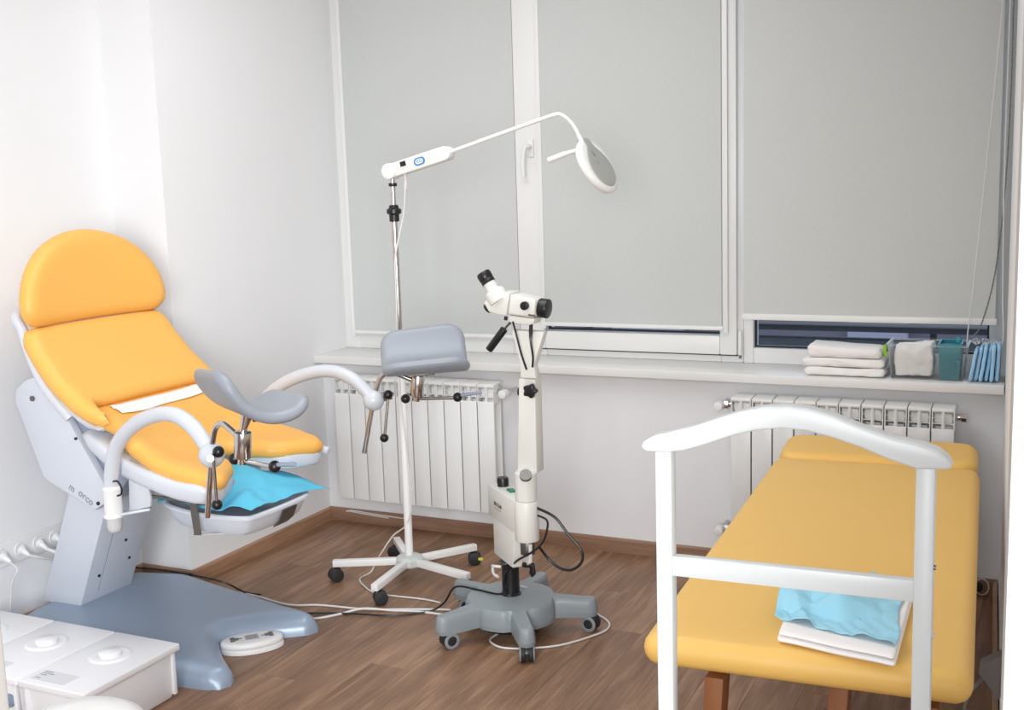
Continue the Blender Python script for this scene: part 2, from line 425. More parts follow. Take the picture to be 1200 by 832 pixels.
# ---------------------------------------------------------------- windows (frame plane y=.2)
WT = 2.52
def ring(mb, x0, x1, z0, z1, wl, wr, wb, wt, y0, y1, bev=.004):
    mb.box(x0, x0+wl, y0, y1, z0, z1, bev); mb.box(x1-wr, x1, y0, y1, z0, z1, bev)
    mb.box(x0+wl, x1-wr, y0, y1, z0, z0+wb, bev); mb.box(x0+wl, x1-wr, y0, y1, z1-wt, z1, bev)
def window(name, x0, x1, gx0, gx1, gz0, y0=.2):
    wd = mk(name, (lambda mb: (ring(mb, x0, x1, HS, WT, gx0-x0, x1-gx1, gz0-HS, .09, y0, .29), mb)[1])(MB()), 'pvc', kind='structure')
    g = MB(); ring(g, gx0-.001, gx1+.001, gz0-.001, WT-.09, .008, .008, .008, .008, .222, .235, 0); mk('gasket', g, 'gasket', wd)
    mk('pane', MB().box(gx0, gx1, .240, .246, gz0, WT-.09), 'glass', wd)
    return wd
w1 = window('window_1', XP, .955, .085, .885, .885)
w2 = window('window_2', .955, 1.915, 1.048, 1.823, .900)
w3 = window('window_3', 1.915, XR, 1.956, 2.832, .850)
# opening sash on window_2, proud of the frame
sb = MB(); ring(sb, .930, 1.893, .820, WT-.03, .118, .070, .078, .075, .178, .2, .005)
mk('sash', sb, 'pvc', w2)
sb = MB().box(.9, 1.9, .188, .2, .812, .8175, .001); mk('sash_shadow_gap', MB().box(.93, 1.893, .196, .2005, .814, .8195), 'gasket', w2)
for z in (.855, 2.3):
    h = mk('hinge', MB().cyl((1.905, .186, z-.035), (1.905, .186, z+.065), .008, 16, .002), 'pvc', w2)
    mk('hinge_pin', MB().cyl((1.905, .186, z-.048), (1.905, .186, z-.036), .006, 12), 'steel', h)
hp = at(622, 172, y=.175)
hd = mk('window_handle', MB().box(hp.x-.014, hp.x+.014, .168, .179, hp.z-.045, hp.z+.035, .006, 3), 'pvc', w2)
mk('lever', MB().tube([(hp.x, .172, hp.z), (hp.x, .145, hp.z), (hp.x-.012, .138, hp.z-.005), (hp.x-.022, .138, hp.z-.06), (hp.x-.022, .140, hp.z-.125)], [.009, .009, .010, .011, .009], 12, 4), 'pvc', hd)
# bead trims along the glass of window 1/2
for wd, a, b_ in ((w1, .085, .885),):
    mk('bead', MB().box(a-.02, b_+.02, .190, .2, .848, .862, .003), 'pvc', wd)

# ---------------------------------------------------------------- roller blinds
def blind(x0, x1, z0, y, label, guides=True, bar=.016, case=True):
    t = thing('roller_blind', ((x0+x1)/2, y, z0), label, 'blind', None)
    zt = 2.50
    mk('cloth', MB().box(x0+.006, x1-.006, y, y+.0012, z0+bar, zt-.02), 'cloth', t, flat=True)
    mk('bottom_bar', MB().box(x0, x1, y-.006, y+.007, z0, z0+bar, .003), 'pvc', t)
    mk('cassette', MB().box(x0-.02, x1+.02, y-.03, .2, zt-.04, zt+.02, .008), 'pvc', t)
    if guides:
        for g0, g1 in ((x0-.018, x0+.004), (x1-.004, x1+.018)):
            mk('guide_rail', MB().box(g0, g1, y+.002, y+.012, z0-.012, zt-.04, .002), 'pvc', t)
    return t
blind(.062, .935, .858, .180, 'left roller blind, its foot hidden behind the grey leg rest and the lamp pole')
blind(1.055, 1.842, .922, .163, 'middle roller blind over the opening sash, with a thin dark glass strip below it')
b3 = blind(1.936, 2.862, .976, .10, 'right roller blind hanging highest, with the wide strip of dark glass under it', guides=False, bar=.024)
mk('side_strip', MB().box(1.938, 1.962, .105, .118, 1.0, 2.46, .002), 'pvc', b3)

# blind chains at the right end
def chain(name, pts, r, mt, label, bead=False):
    P = catmull(pts, 10); mb = MB().tube(P, r, 6)
    o = mk(name, mb, mt, b3, label=label)
    if bead:
        L = 0; bb = MB(); acc = 0; last = P[0]
        for p in P[1:]:
            d = (p-last).length; acc += d; last = p
            if acc > .012: acc = 0; b = bmesh.new(); bmesh.ops.create_icosphere(b, subdivisions=1, radius=.0034); bb.addbm(b, Matrix.Translation(p))
        tag(mk('beads', bb, mt, o), kind='stuff')
    return o
y_ = .02
chain('pull_cord', [at(1175, 2, y=y_)+V((0, 0, .38)), at(1175, 0, y=y_), at(1155, 200, y=y_), at(1140, 340, y=y_), at(1133, 405, y=y_), at(1137, 428, y=y_), at(1150, 435, y=y_), at(1165, 427, y=y_), at(1175, 400, y=y_), at(1175, 340, y=y_), at(1177, 200, y=y_), at(1184, 0, y=y_), at(1184, 2, y=y_)+V((0, 0, .38))], .0022, 'cordw', 'thin white cord hanging in a long loop in front of the right window end')
chain('pull_chain', [at(1189, 2, y=.035)+V((0, 0, .38)), at(1188, 0, y=.035), at(1185, 100, y=.035), at(1178, 220, y=.035), at(1166, 320, y=.035), at(1150, 380, y=.035), at(1138, 396, y=.035)], .0024, 'steel', 'grey bead chain curving behind the white blind cord at the right window end', True)

# ---------------------------------------------------------------- outside
mk('apartment_facade', MB().box(-6, 9, 6.0, 6.3, -3, 1.3), 'facade', label='grey neighbouring facade seen through the strips of glass', cat='building')
pr = mk('balcony_parapet', MB().box(-3, 7, 1.50, 1.58, -1, .715, .01), 'parapet', label='blue-grey balcony parapet outside behind the window glass', cat='parapet')
mk('rail', MB().box(-3, 7, 1.47, 1.61, .755, .785, .006), 'rail', pr)
for i in range(11): mk('rail_post', MB().box(-2.9+i*.9, -2.87+i*.9, 1.52, 1.55, .71, .76), 'rail', pr)
for i, (a, b_) in enumerate(((-.2, .5), (2.0, 2.5), (3.35, 4.2))):
    mk('facade_window', MB().box(a-.6, b_-.6, 5.9, 5.995, -.35, .5), 'frost', label=['pale window of the facade behind the left strip of glass', 'pale window of the facade behind the middle strip of glass', 'pale window of the facade behind the right strip of glass'][i], cat='window')

# ---------------------------------------------------------------- radiators
def radiator(x0, label, valves):
    zb, zt, yf, yb = .150, .709, -.135, -.045
    t = thing('radiator', (x0+.4, -.09, zb), label, 'radiator', None)
    hd_ = zt-.072
    mb = MB()
    # front plate, curved top; header with louvres; core
    mb.box(.0022, .0778, yf, yf+.010, zb, hd_-.004, .003, 2)
    mb.box(.034, .046, yf+.008, yb, zb+.01, zt-.012)                # core fin
    mb.box(.014, .066, yf+.03, yf+.036, zb+.015, hd_)               # inner plate
    mb.box(.010, .070, yb-.006, yb, zb+.01, zt-.02)
    mb.box(.010, .070, yf+.02, yb-.01, zb, zb+.035, .008)
    mb.box(.008, .072, yf+.02, yb-.01, hd_+.012, zt-.022, .008)     # header pipe
    mb.hexa([(.002, yf+.003, zt-.016), (.078, yf+.003, zt-.016), (.078, yb, zt-.010), (.002, yb, zt-.010)], [(.002, yf+.004, zt-.004), (.078, yf+.004, zt-.004), (.078, yb, zt), (.002, yb, zt)], .002)
    mb.box(.0375, .0425, yf+.002, yf+.05, hd_-.01, zt-.012)         # centre web
    for s_ in (0, 1):
        xa, xb = (.002, .0055) if not s_ else (.0745, .078)
        mb.hexa([(xa, yf+.002, hd_-.014), (xb, yf+.002, hd_-.014), (xb, yf+.05, hd_-.014), (xa, yf+.05, hd_-.014)], [(xa, yf+.004, zt-.012), (xb, yf+.004, zt-.012), (xb, yf+.05, zt-.012), (xa, yf+.05, zt-.012)])
    for q in (.012, .032, .050):
        mb.box(.004, .076, yf+.012+q*.3, yf+.045, hd_+q-.0015, hd_+q+.0015)
    sec = mk('section', mb, 'rad', None, origin=(0, -.09, zb))
    for i in range(10):
        c = sec if i == 0 else clone(sec, t)
        c.parent = t; c.location = (x0+.08*i-(x0+.4), 0, 0)
    for px, pz, side, kind in valves:
        d = 1 if side > 0 else -1; xe = x0+.8 if d > 0 else x0
        v = mk('valve', MB().cyl((xe-.004*d, -.09, pz), (xe+.020*d, -.09, pz), .012, 20, .002).cyl((xe+.018*d, -.09, pz), (xe+.034*d, -.09, pz), .016, 6), 'chrome', t)
        if kind == 'tap':
            mk('valve_body', MB().cyl((xe+.034*d, -.09, pz), (xe+.055*d, -.09, pz), .013, 20).cyl((xe+.045*d, -.09, pz), (xe+.045*d, -.003, pz), .009, 16), 'chrome', v)
            mk('valve_knob', MB().cyl((xe+.045*d, -.150, pz), (xe+.045*d, -.105, pz), .018, 24, .004), 'white', v)
    return t
radiator(.1444, 'white radiator under the left window, behind the lamp stand', [(0, .67, 1, 'tap'), (0, .185, 1, 'plug')])
radiator(1.948, 'white radiator under the right window, behind the yellow couch', [(0, .67, -1, 'tap'), (0, .178, -1, 'tap'), (0, .67, 1, 'plug')])

# ---------------------------------------------------------------- gynaecological chair
Y0 = -1.42
ch = thing('examination_chair', (0, Y0, 0), 'orange padded medical examination chair on a blue-grey base by the left wall', 'chair')
# base
half = [(-.245, .02), (-.245, .115), (-.18, .33), (.05, .385), (.25, .345), (.45, .31), (.60, .30), (.70, .288), (.742, .268), (.757, .235), (.745, .20), (.70, .165), (.64, .118), (.585, .07), (.55, .03), (.54, 0)]
cnt = [(x, Y0-.01+v*(1.06 if x < .5 else 1)) for x, v in half]+[(x, Y0-.01-v) for x, v in half[::-1][1:]]
hb = lambda u, v: .088-.020*max(0, min(1, (u-.1)/.6))
mk('base', slab(cnt, hb, 0, .075, lambda u, v, h: V((u, v, max(0, h)+.003*(h > 0))), .035, (0, .03, .1, .25, .5, .75, 1), sub=.025), 'base', ch)
# column
cb = [(-.235, -1.49), (-.055, -1.485), (-.055, -1.235), (-.235, -1.24)]
sh = .245
mk('column', MB().hexa([(x, y, .085) for x, y in cb], [(x+sh, y, .66) for x, y in cb], .004), 'plate', ch)
mk('column_seam', MB().hexa([(-.0555, -1.415, .09), (-.053, -1.415, .09), (-.053, -1.412, .09), (-.0555, -1.412, .09)], [(-.0555+sh, -1.415, .66), (-.053+sh, -1.415, .66), (-.053+sh, -1.412, .66), (-.0555+sh, -1.412, .66)]), 'dark', ch)
def colx(z): return -.055+sh*(z-.085)/.575
for y, z in ((-1.43, .19), (-1.29, .215), (-1.335, .30)):
    mk('bolt', MB().cyl((colx(z)-.004, y, z), (colx(z)+.002, y, z), .006, 12), 'black', ch)
# linkage housing
def prof(pts, y): return [at(px, py, y=y) for px, py in pts]
side = [(30, 446), (19, 457), (19, 470), (52, 558), (57, 563), (112, 598), (126, 588), (126, 572), (75, 482), (45, 440)]
def plate_part(y, th):
    return MB().prism(prof(side, -1.60) if y is None else [V((p.x, y, p.z)) for p in prof(side, -1.60)], (0, th, 0), .004)
mk('side_plate', plate_part(-1.59, .03), 'plate', ch)
mk('side_plate', plate_part(-1.245, .03), 'plate', ch)
inn = [(at(px, py, y=-1.60)) for px, py in [(62, 470), (60, 560), (112, 592), (124, 590), (150, 556), (130, 520)]]
mk('linkage_cover', MB().prism([V((p.x, -1.417, p.z)) for p in inn], (0, .31, 0), .006), 'dark', ch)
for q in ((38, 467), (89, 514)):
    p = at(*q, y=-1.607); mk('bolt', MB().cyl((p.x, -1.611, p.z), (p.x, -1.6, p.z), .010 if q[0] == 38 else .005, 6), 'steel' if q[0] == 38 else 'black', ch)
p = at(115, 590, y=-1.607); mk('bolt', MB().cyl((p.x, -1.609, p.z), (p.x, -1.6, p.z), .0065, 12), 'black', ch)
a_, b_ = at(92, 576, y=-1.606), at(105, 587, y=-1.606)
text('lettering', 'orco', .036, frame((a_+b_)/2+(b_-a_)*.16, b_-a_, V((0, 0, 1))), 'print', ch)
a2 = at(84.2, 572, y=-1.606)
text('emblem', 'm', .034, frame(a2, b_-a_, V((0, 0, 1))), 'print', ch)

# back frame curve lines (centre section x,z of cushion surface)
headz = [(0, (.052, 1.125)), (.30, (.030, 1.415))]
W2 = .320
def backmap(v, t):
    """v across (-1..1 metres), t along the back from top (0) down; returns surface point and outward normal"""
    ks = [(0, (.052, 1.108)), (.10, (.108, 1.025)), (.20, (.176, .95)), (.31, (.262, .882)), (.38, (.325, .852)), (.46, (.40, .83))]
    x, z = ip(t, ks); x2, z2 = ip(t+.02, ks) if t < .44 else (x+.018, z-.006); x1, z1 = ip(t-.02, ks) if t > .02 else (x-.011, z+.016)
    d = V((x2-x1, 0, z2-z1)).normalized(); n = V((-d.z, 0, d.x))
    return V((x, Y0+v, z)), n
def bmap(u, v, h):
    p, n = backmap(u, v); return p+n*h+V((.010*(abs(u)/.3)**2, 0, 0))
# head cushion: half disc
hd = [(-W2+.006, .035)]
for i in range(25):
    a = math.pi*(1-i/24); hd.append((W2*math.cos(a), .045+.262*(math.sin(a)**.92)))
hd += [(W2-.006, .035), (W2-.03, .006), (W2-.07, .0), (-W2+.07, 0), (-W2+.03, .006)]
def hmap(u, v, h):
    t = v/.30; c = V((.054-.022*t, Y0+u, 1.119+.299*t)); return c+V((1, 0, .07))*h+V((.03*(u/.3)**2, 0, 0))
mk('head_cushion', slab(hd, .038, .030, .042, hmap, .035), 'vinyl', ch)
# back cushion with two forward wings
bk = [(-.302, -.002), (-.268, -.014), (.268, -.014), (.302, -.002), (.320, .04), (.328, .16), (.330, .28), (.326, .37), (.315, .425), (.300, .447), (.285, .42), (.268, .365), (.255, .338), (.235, .330),
      (-.235, .330), (-.255, .338), (-.268, .365), (-.285, .42), (-.300, .447), (-.315, .425), (-.326, .37), (-.330, .28), (-.328, .16), (-.320, .04)]
mk('back_cushion', slab(bk, .030, .034, .036, bmap, .032), 'vinyl', ch)
def bsh(u, v, h):
    p, n = backmap(u, v); return p+n*(h-.048)
bs = [(-.25, -.06), (.25, -.06), (.275, .03), (.285, .2), (.285, .40), (.0, .42), (-.285, .40), (-.285, .2), (-.275, .03)]
mk('back_shell', slab(bs, .012, .022, .03, bsh, .05), 'shell', ch)
mk('frame_tube', MB().tube([(.20, Y0-.27, .83), (0.128, Y0-.292, .93), (0.078, Y0-.292, 1.02), (0.048, Y0-.292, 1.11), (.020, Y0-.27, 1.17), (.02, Y0, 1.19), (.020, Y0+.27, 1.17), (0.048, Y0+.292, 1.11), (0.078, Y0+.292, 1.02), (0.128, Y0+.292, .93), (.20, Y0+.27, .83)], .017, 12, 6), 'shell', ch)
# seat
def seatz(u, v):
    x = u; av = abs(v)
    z = ip(x, [(.20, (.875,)), (.30, (.858,)), (.38, (.832,)), (.47, (.792,)), (.60, (.735,)), (.72, (.703,)), (.80, (.690,))])[0]
    dish = math.exp(-((x-.50)/.15)**2)*max(0, 1-(av/.26)**2)
    return z-.050*dish-.012*math.exp(-((x-.55)/.12)**2)*(1 if av > .2 else av/.2)
def smap(u, v, h): return V((u, Y0+v, seatz(u, v)-.030+h))
st = [(.23, .262), (.30, .262), (.37, .266), (.42, .288), (.47, .306), (.55, .312), (.68, .310), (.745, .300), (.785, .285), (.795, .262), (.790, .235), (.765, .19), (.735, .135), (.70, .10), (.64, .085), (.58, .07), (.555, .03)]
st = [(.20, .22), (.205, .25)]+st
sc_ = st+[(a, -b) for a, b in st[::-1]]
mk('seat_cushion', slab(sc_, .030, .030, .032, smap, .030), 'vinyl', ch)
ss = [(.24, .27), (.40, .316), (.60, .325), (.72, .318), (.775, .296), (.785, .25), (.765, .20), (.735, .14), (.70, .115), (.62, .10), (.54, .06)]
ss = ss+[(a, -b) for a, b in ss[::-1]]
def shz(u): return ip(u, [(.22, (.775,)), (.35, (.725,)), (.5, (.675,)), (.65, (.640,)), (.80, (.625,))])[0]
mk('seat_shell', slab(ss, .022, .040, .016, lambda u, v, h: V((u, Y0+v, shz(u)+.01+h)), .04), 'shell', ch)
for s_ in (-1, 1):
    mk('tip_bumper', MB().cyl((.765, Y0+s_*.302, .640), (.792, Y0+s_*.302, .636), .014, 20, .004), 'shell', ch)
# support beam below the seat and tray bracket
mk('seat_beam', MB().prism([(.15, Y0, .56), (.15, Y0, .70), (.40, Y0, .69), (.66, Y0, .60), (.66, Y0, .565), (.42, Y0, .57)], (0, .22, 0), .006), 'dark', ch)
for s_ in (-1, 1):
    br = MB()
    ya = -1.42+s_*.185
    br.tube([(.33, ya, .575), (.42, ya-.0, .57), (.66, ya, .565)], .006, 8, 0)
    mk('tray_rail', br, 'steel', ch)
def strap(pts, w_, th, d):
    mb = MB(); d = V(d)
    for a, b in zip(pts, pts[1:]):
        a, b = V(a), V(b); t = (b-a).normalized(); n = t.cross(d).normalized()*th/2; t = t*th/2
        mb.hexa([a-t-n-d*w_/2, a-t+n-d*w_/2, b+t+n-d*w_/2, b+t-n-d*w_/2], [a-t-n+d*w_/2, a-t+n+d*w_/2, b+t+n+d*w_/2, b+t-n+d*w_/2])
    return mb
mk('tray_strap', strap([(.615, -1.618, .592), (.632, -1.622, .468), (.700, -1.56, .462)], .024, .004, (.95, .3, 0)), 'steel', ch)
# tray
tr = thing('waste_tray', (.60, -1.42, .46), 'grey-blue plastic tray slung under the orange chair seat, lined with blue paper', 'tray')
def trayring(s_, z, inset=0):
    pts = [(.40, -.06), (.45, -.13), (.62, -.178), (.775, -.172), (.812, -.12), (.822, .06), (.80, .15), (.70, .19), (.50, .17), (.42, .10)]
    c = V((.60, .0)); P = catmull([(c.x+(a-c.x)*s_, c.y+(b-c.y)*s_, 0) for a, b in pts+pts[:1]], 5)[:-1]
    return [V((p.x, -1.42+p.y, z)) for p in P]
RG = [trayring(1.0, .532), trayring(1.03, .528), trayring(1.03, .520), trayring(.985, .517), trayring(.95, .50), trayring(.90, .475), trayring(.83, .460), trayring(.4, .458), trayring(.4, .462), trayring(.82, .464), trayring(.89, .478), trayring(.945, .51), trayring(.97, .532), trayring(1.0, .532)]
mb = MB(); n = len(RG[0]); vs = [p for r_ in RG for p in r_]; fs = []
for i in range(len(RG)-1):
    for k in range(n): fs.append([i*n+k, i*n+(k+1) % n, (i+1)*n+(k+1) % n, (i+1)*n+k])
fs.append([7*n+k for k in range(n)]); fs.append([8*n+k for k in range(n)])
mk('bowl', mb.add(vs, fs), 'shell', tr)
p0 = (.777, -1.33, .515)
mk('clip', strap([(.826, -1.40, .512), (.808, -1.40, .475), (.785, -1.40, .456)], .075, .004, (0, 1, 0)), 'steel', tr)

def crumple(nx, ny, fn, seed, amp, sc_=1.0, zmin=-1):
    rn = random.Random(int(seed*10)); W = []
    for k in range(7):
        a = rn.uniform(0, math.pi); fr_ = rn.uniform(1.0, 3.2)*sc_; W.append((math.cos(a)*fr_, math.sin(a)*fr_, rn.random(), .9/fr_))
    vs = []; fs = []
    for i in range(nx+1):
        for j in range(ny+1):
            s_, t_ = i/nx, j/ny; p = V(fn(s_, t_))
            q = V((s_*2.2+seed, t_*2.2, seed*.7)); wx = noise.noise(q)*.35; wy = noise.noise(q+V((7, 3, 1)))*.35
            h = 0
            for cx, cy, ph, am in W:
                x = (s_+wx)*cx+(t_+wy)*cy+ph; x -= math.floor(x); h += am*(abs(x-.5)*2-.5)
            h = h*.75+noise.noise(q*3)*.35
            p += V((noise.noise(q+V((9, 0, 0)))*.6, noise.noise(q+V((0, 9, 0)))*.6, h))*amp
            if p.z < zmin and not (zmin < .6 and s_+t_ > 1.5): p.z = zmin+.0015*(1+math.sin(i*.9+j*.7))
            vs.append(p)
    for i in range(nx):
        for j in range(ny):
            a = i*(ny+1)+j; fs.append([a, a+1, a+ny+2]); fs.append([a, a+ny+2, a+ny+1])
    return MB().add(vs, fs)
def thick(o, t=.0008):
    m_ = o.modifiers.new('solid', 'SOLIDIFY'); m_.thickness = t; m_.offset = 0
    return o
def tp(s_, t_):
    # liner: heaped over the tray, one corner flying out past the far side
    u = .43+.385*s_; v = -1.582+.335*t_
    z = .540+.085*math.sin(math.pi*min(1, .04+t_*.86))*math.sin(math.pi*(.25+s_*.70))
    k_ = max(0, s_+t_-1.45)/.55
    u += .015*k_; v += .085*k_; z -= .035*k_*k_
    return (u, v, z)
o = mk('paper_liner', crumple(44, 44, tp, 1.3, .019, 1.0, .532), 'cyan', label='crumpled blue paper liner spilling over the tray under the orange chair', cat='paper', ang=25, recalc=False); thick(o)

# leg supports
def sup(sgn):
    my = lambda p: V((p[0], p[1] if sgn < 0 else 2*Y0-p[1], p[2]))
    P = [(.430, -1.765, .60), (.432, -1.766, .669), (.468, -1.772, .769), (.553, -1.787, .844), (.659, -1.805, .888), (.757, -1.821, .899), (.838, -1.836, .868), (.900, -1.847, .805)]
    arm = mk('support_arm', MB().tube([my(p) for p in P], [.023]*7+[.021], 18, 6), 'arm', ch)
    mk('ball_joint', MB().ball(my((.905, -1.848, .798)), .037), 'arm', arm)
    mk('sleeve', MB().lathe([(.022, 0), (.027, .002), (.028, .006), (.0275, .085), (.029, .088), (.029, .094), (.026, .1), (.023, .1)], my((.430, -1.765, .545))), 'white', arm)
    mk('sleeve_collar', MB().cyl(my((.430, -1.765, .545)), my((.430, -1.765, .556)), .032, 24, .003), 'white', arm)
    mk('end_cap', MB().lathe([(.0, 0), (.014, .002), (.021, .009), (.024, .02), (.024, .05)], my((.430, -1.765, .495))), 'cap', arm)
    mk('bracket', MB().prism([my(p) for p in [(.455, -1.725, .555), (.535, -1.715, .575), (.540, -1.715, .60), (.520, -1.715, .70), (.465, -1.72, .72), (.460, -1.725, .57)]], (0, .010, 0), .002)
       .prism([my(p) for p in [(.43, -1.790, .552), (.43, -1.735, .552), (.525, -1.705, .566), (.540, -1.725, .568)]], (0, 0, .008), .002), 'arm', arm)
    mk('release_ring', MB().tube(catmull([my(p) for p in [(.455, -1.782, .665), (.475, -1.785, .668), (.49, -1.786, .65), (.488, -1.786, .63), (.47, -1.785, .622)]], 5), .003, 8), 'black', arm)
    c1 = (1.055, -1.895, .850)
    rod = mk('support_rod', MB().tube([my(p) for p in [(.863, -1.836, .608), (.903, -1.848, .790), (.918, -1.853, .845), (.935, -1.858, .880), (.962, -1.866, .897), (.992, -1.875, .890), (1.055, -1.895, .862)]], .0085, 12, 6), 'chrome', arm)
    cl = mk('clamp', MB().cyl(my((1.053, -1.894, .812)), my((1.062, -1.897, .886)), .024, 28, .003)
            .lathe([(.010, 0), (.010, .012), (.016, .045), (.016, .055)], my((1.062, -1.897, .886)), my((1.080, -1.895, .94))-my((1.062, -1.897, .886)), 20)
            .cyl(my((1.050, -1.893, .795)), my((1.053, -1.894, .814)), .014, 20), 'chrome', ch)
    mk('lever', MB().tube([my(p) for p in [(1.049, -1.892, .803), (1.18, -1.93, .806)]], .006, 10), 'chrome', cl)
    mk('lever_tip', MB().tube([my(p) for p in [(1.19, -1.935, .812), (1.275, -1.957, .826)]], .006, 10), 'dark', cl)
    mk('ball_knob', MB().ball(my((1.015, -1.882, .803)), .0165), 'black', cl)
    mk('ball_knob', MB().ball(my((1.192, -1.936, .808)), .0165), 'black', cl)
    mk('clamp_stub', MB().cyl(my((.93, -1.875, .800)), my((.945, -1.90, .803)), .010, 16).tube([my((.942, -1.885, .80)), my((.930, -1.870, .667))], .0055, 10), 'chrome', arm)
    mk('ball_knob', MB().ball(my((.951, -1.872, .816)), .0165), 'black', arm)
    mk('ball_knob', MB().ball(my((.929, -1.868, .660)), .0155), 'black', arm)
    # pad: curved trough
    pc = V(my((1.098, -1.880, .972))) if sgn < 0 else V(my((1.092, -1.885, .945))); th = math.radians(-33)*(1 if sgn < 0 else -1)
    ax = V((math.cos(th), math.sin(th), .02)).normalized(); la = V((-ax.y, ax.x, 0))*(1 if sgn < 0 else -1)   # la points to the inside
    up = ax.cross(la)*(1 if sgn < 0 else -1)
    sec_ = catmull([(-.130, .112, 0), (-.110, .066, 0), (-.076, .018, 0), (-.032, -.012, 0), (.015, -.022, 0), (.064, -.012, 0), (.108, .022, 0)], 4)
    nU = 16; mbp = MB(); vs = []; fs = []; m2 = len(sec_)
    Nn = []
    for i in range(m2):
        t = (sec_[min(i+1, m2-1)]-sec_[max(i-1, 0)]).normalized(); Nn.append(V((-t.y, t.x, 0)))
    # outline in (a along axis, s index) as rounded rectangle slab
    SL = [0]
    for i in range(1, m2): SL.append(SL[-1]+(sec_[i]-sec_[i-1]).length)
    tot = SL[-1]
    def pm(a, s_, h):
        s_ = max(0, min(tot-1e-6, s_)); i = max(j for j in range(m2) if SL[j] <= s_+1e-9); i = min(i, m2-2)
        f_ = (s_-SL[i])/(SL[i+1]-SL[i]); q = sec_[i].lerp(sec_[i+1], f_); n_ = Nn[i].lerp(Nn[i+1], f_).normalized()
        q = q+n_*h
        return pc+ax*a+la*q.x+up*(q.y-.010)
    c_ = .058; o_ = []
    Lh = .155
    for cx, cy, a0 in ((Lh-c_, tot-c_, 0), (-Lh+c_*1.2, tot-c_*1.2, 90), (-Lh+c_*1.2, c_*1.2, 180), (Lh-c_, c_, 270)):
        for k_ in range(6):
            a = math.radians(a0+18*k_); o_.append((cx+c_*math.cos(a), cy+c_*math.sin(a)))
    mk('leg_rest', slab(o_, .018, .016, .022, pm, .022, (0, .1, .35, .7, 1)), 'pad', ch)
    mk('rest_mount', MB().box(-.035, .035, -.012, .012, -.004, .004, .001, M_=frame(pc-up*.050+la*.01, ax, la)).cyl(pc-up*.058, pc-up*.03, .012, 16), 'steel', cl)
sup(-1); sup(1)
# paper strip on the seat
def psf(s_, t_):
    u = .292+.052*s_+.004*math.sin(t_*9)*s_; v = -.19+.415*t_
    return (u, Y0+v, seatz(u, v)+.0045)
thick(mk('paper_strip', crumple(8, 40, psf, 5.2, .0025), 'paper', label='torn strip of white paper lying across the orange chair seat', cat='paper', recalc=False))

# foot pedal
pc = V((.628, -1.392, 0)); pd = V((.145, .152, 0)).normalized(); pn = V((pd.y, -pd.x, 0))
ov = [(.108*math.cos(a)*(1), .062*math.sin(a)*(1)) for a in [2*math.pi*i/40 for i in range(40)]]
ft = thing('foot_switch', pc, 'white oval foot pedal on the floor in the notch of the chair base', 'pedal')
def fm(zb, k_): return lambda u, v, h: pc+pd*u*k_+pn*v*k_+V((0, 0, zb+max(h, -1)))
mk('foot_base', slab(ov, .017, .0, .006, lambda u, v, h: pc+pd*u+pn*v+V((0, 0, .001+max(h, 0))), .03), 'white', ft)
mk('foot_body', slab([(a*.985, b*.985) for a, b in ov], .018, .004, .010, lambda u, v, h: pc+pd*u+pn*v+V((0, 0, .021+h+.0*v)), .03), 'white', ft)
zt_ = .0397
for s_ in (-1, 1):
    for k_ in range(-2, 3):
        ln = .040*(1-abs(k_)/3.2); u0_ = s_*.072; u1_ = s_*(.072-ln)
        mk('arrow_stripe', MB().box(min(u0_, u1_), max(u0_, u1_), k_*.0085-.0023, k_*.0085+.0023, 0, .0005, M_=frame(pc+V((0, 0, zt_)), pd, pn*-1)), 'ink', ft)
mk('display_panel', MB().box(-.022, .022, -.020, .020, 0, .0006, M_=frame(pc+V((0, 0, zt_)), pd, pn*-1)), 'lightgrey', ft)
for a, b in ((-.012, .006), (.0, .010), (.012, .004), (-.006, -.009), (.008, -.006)):
    mk('display_mark', MB().box(a-.002, a+.003, b-.0015, b+.0015, 0, .0009, M_=frame(pc+V((0, 0, zt_)), pd, pn*-1)), 'ink', ft)

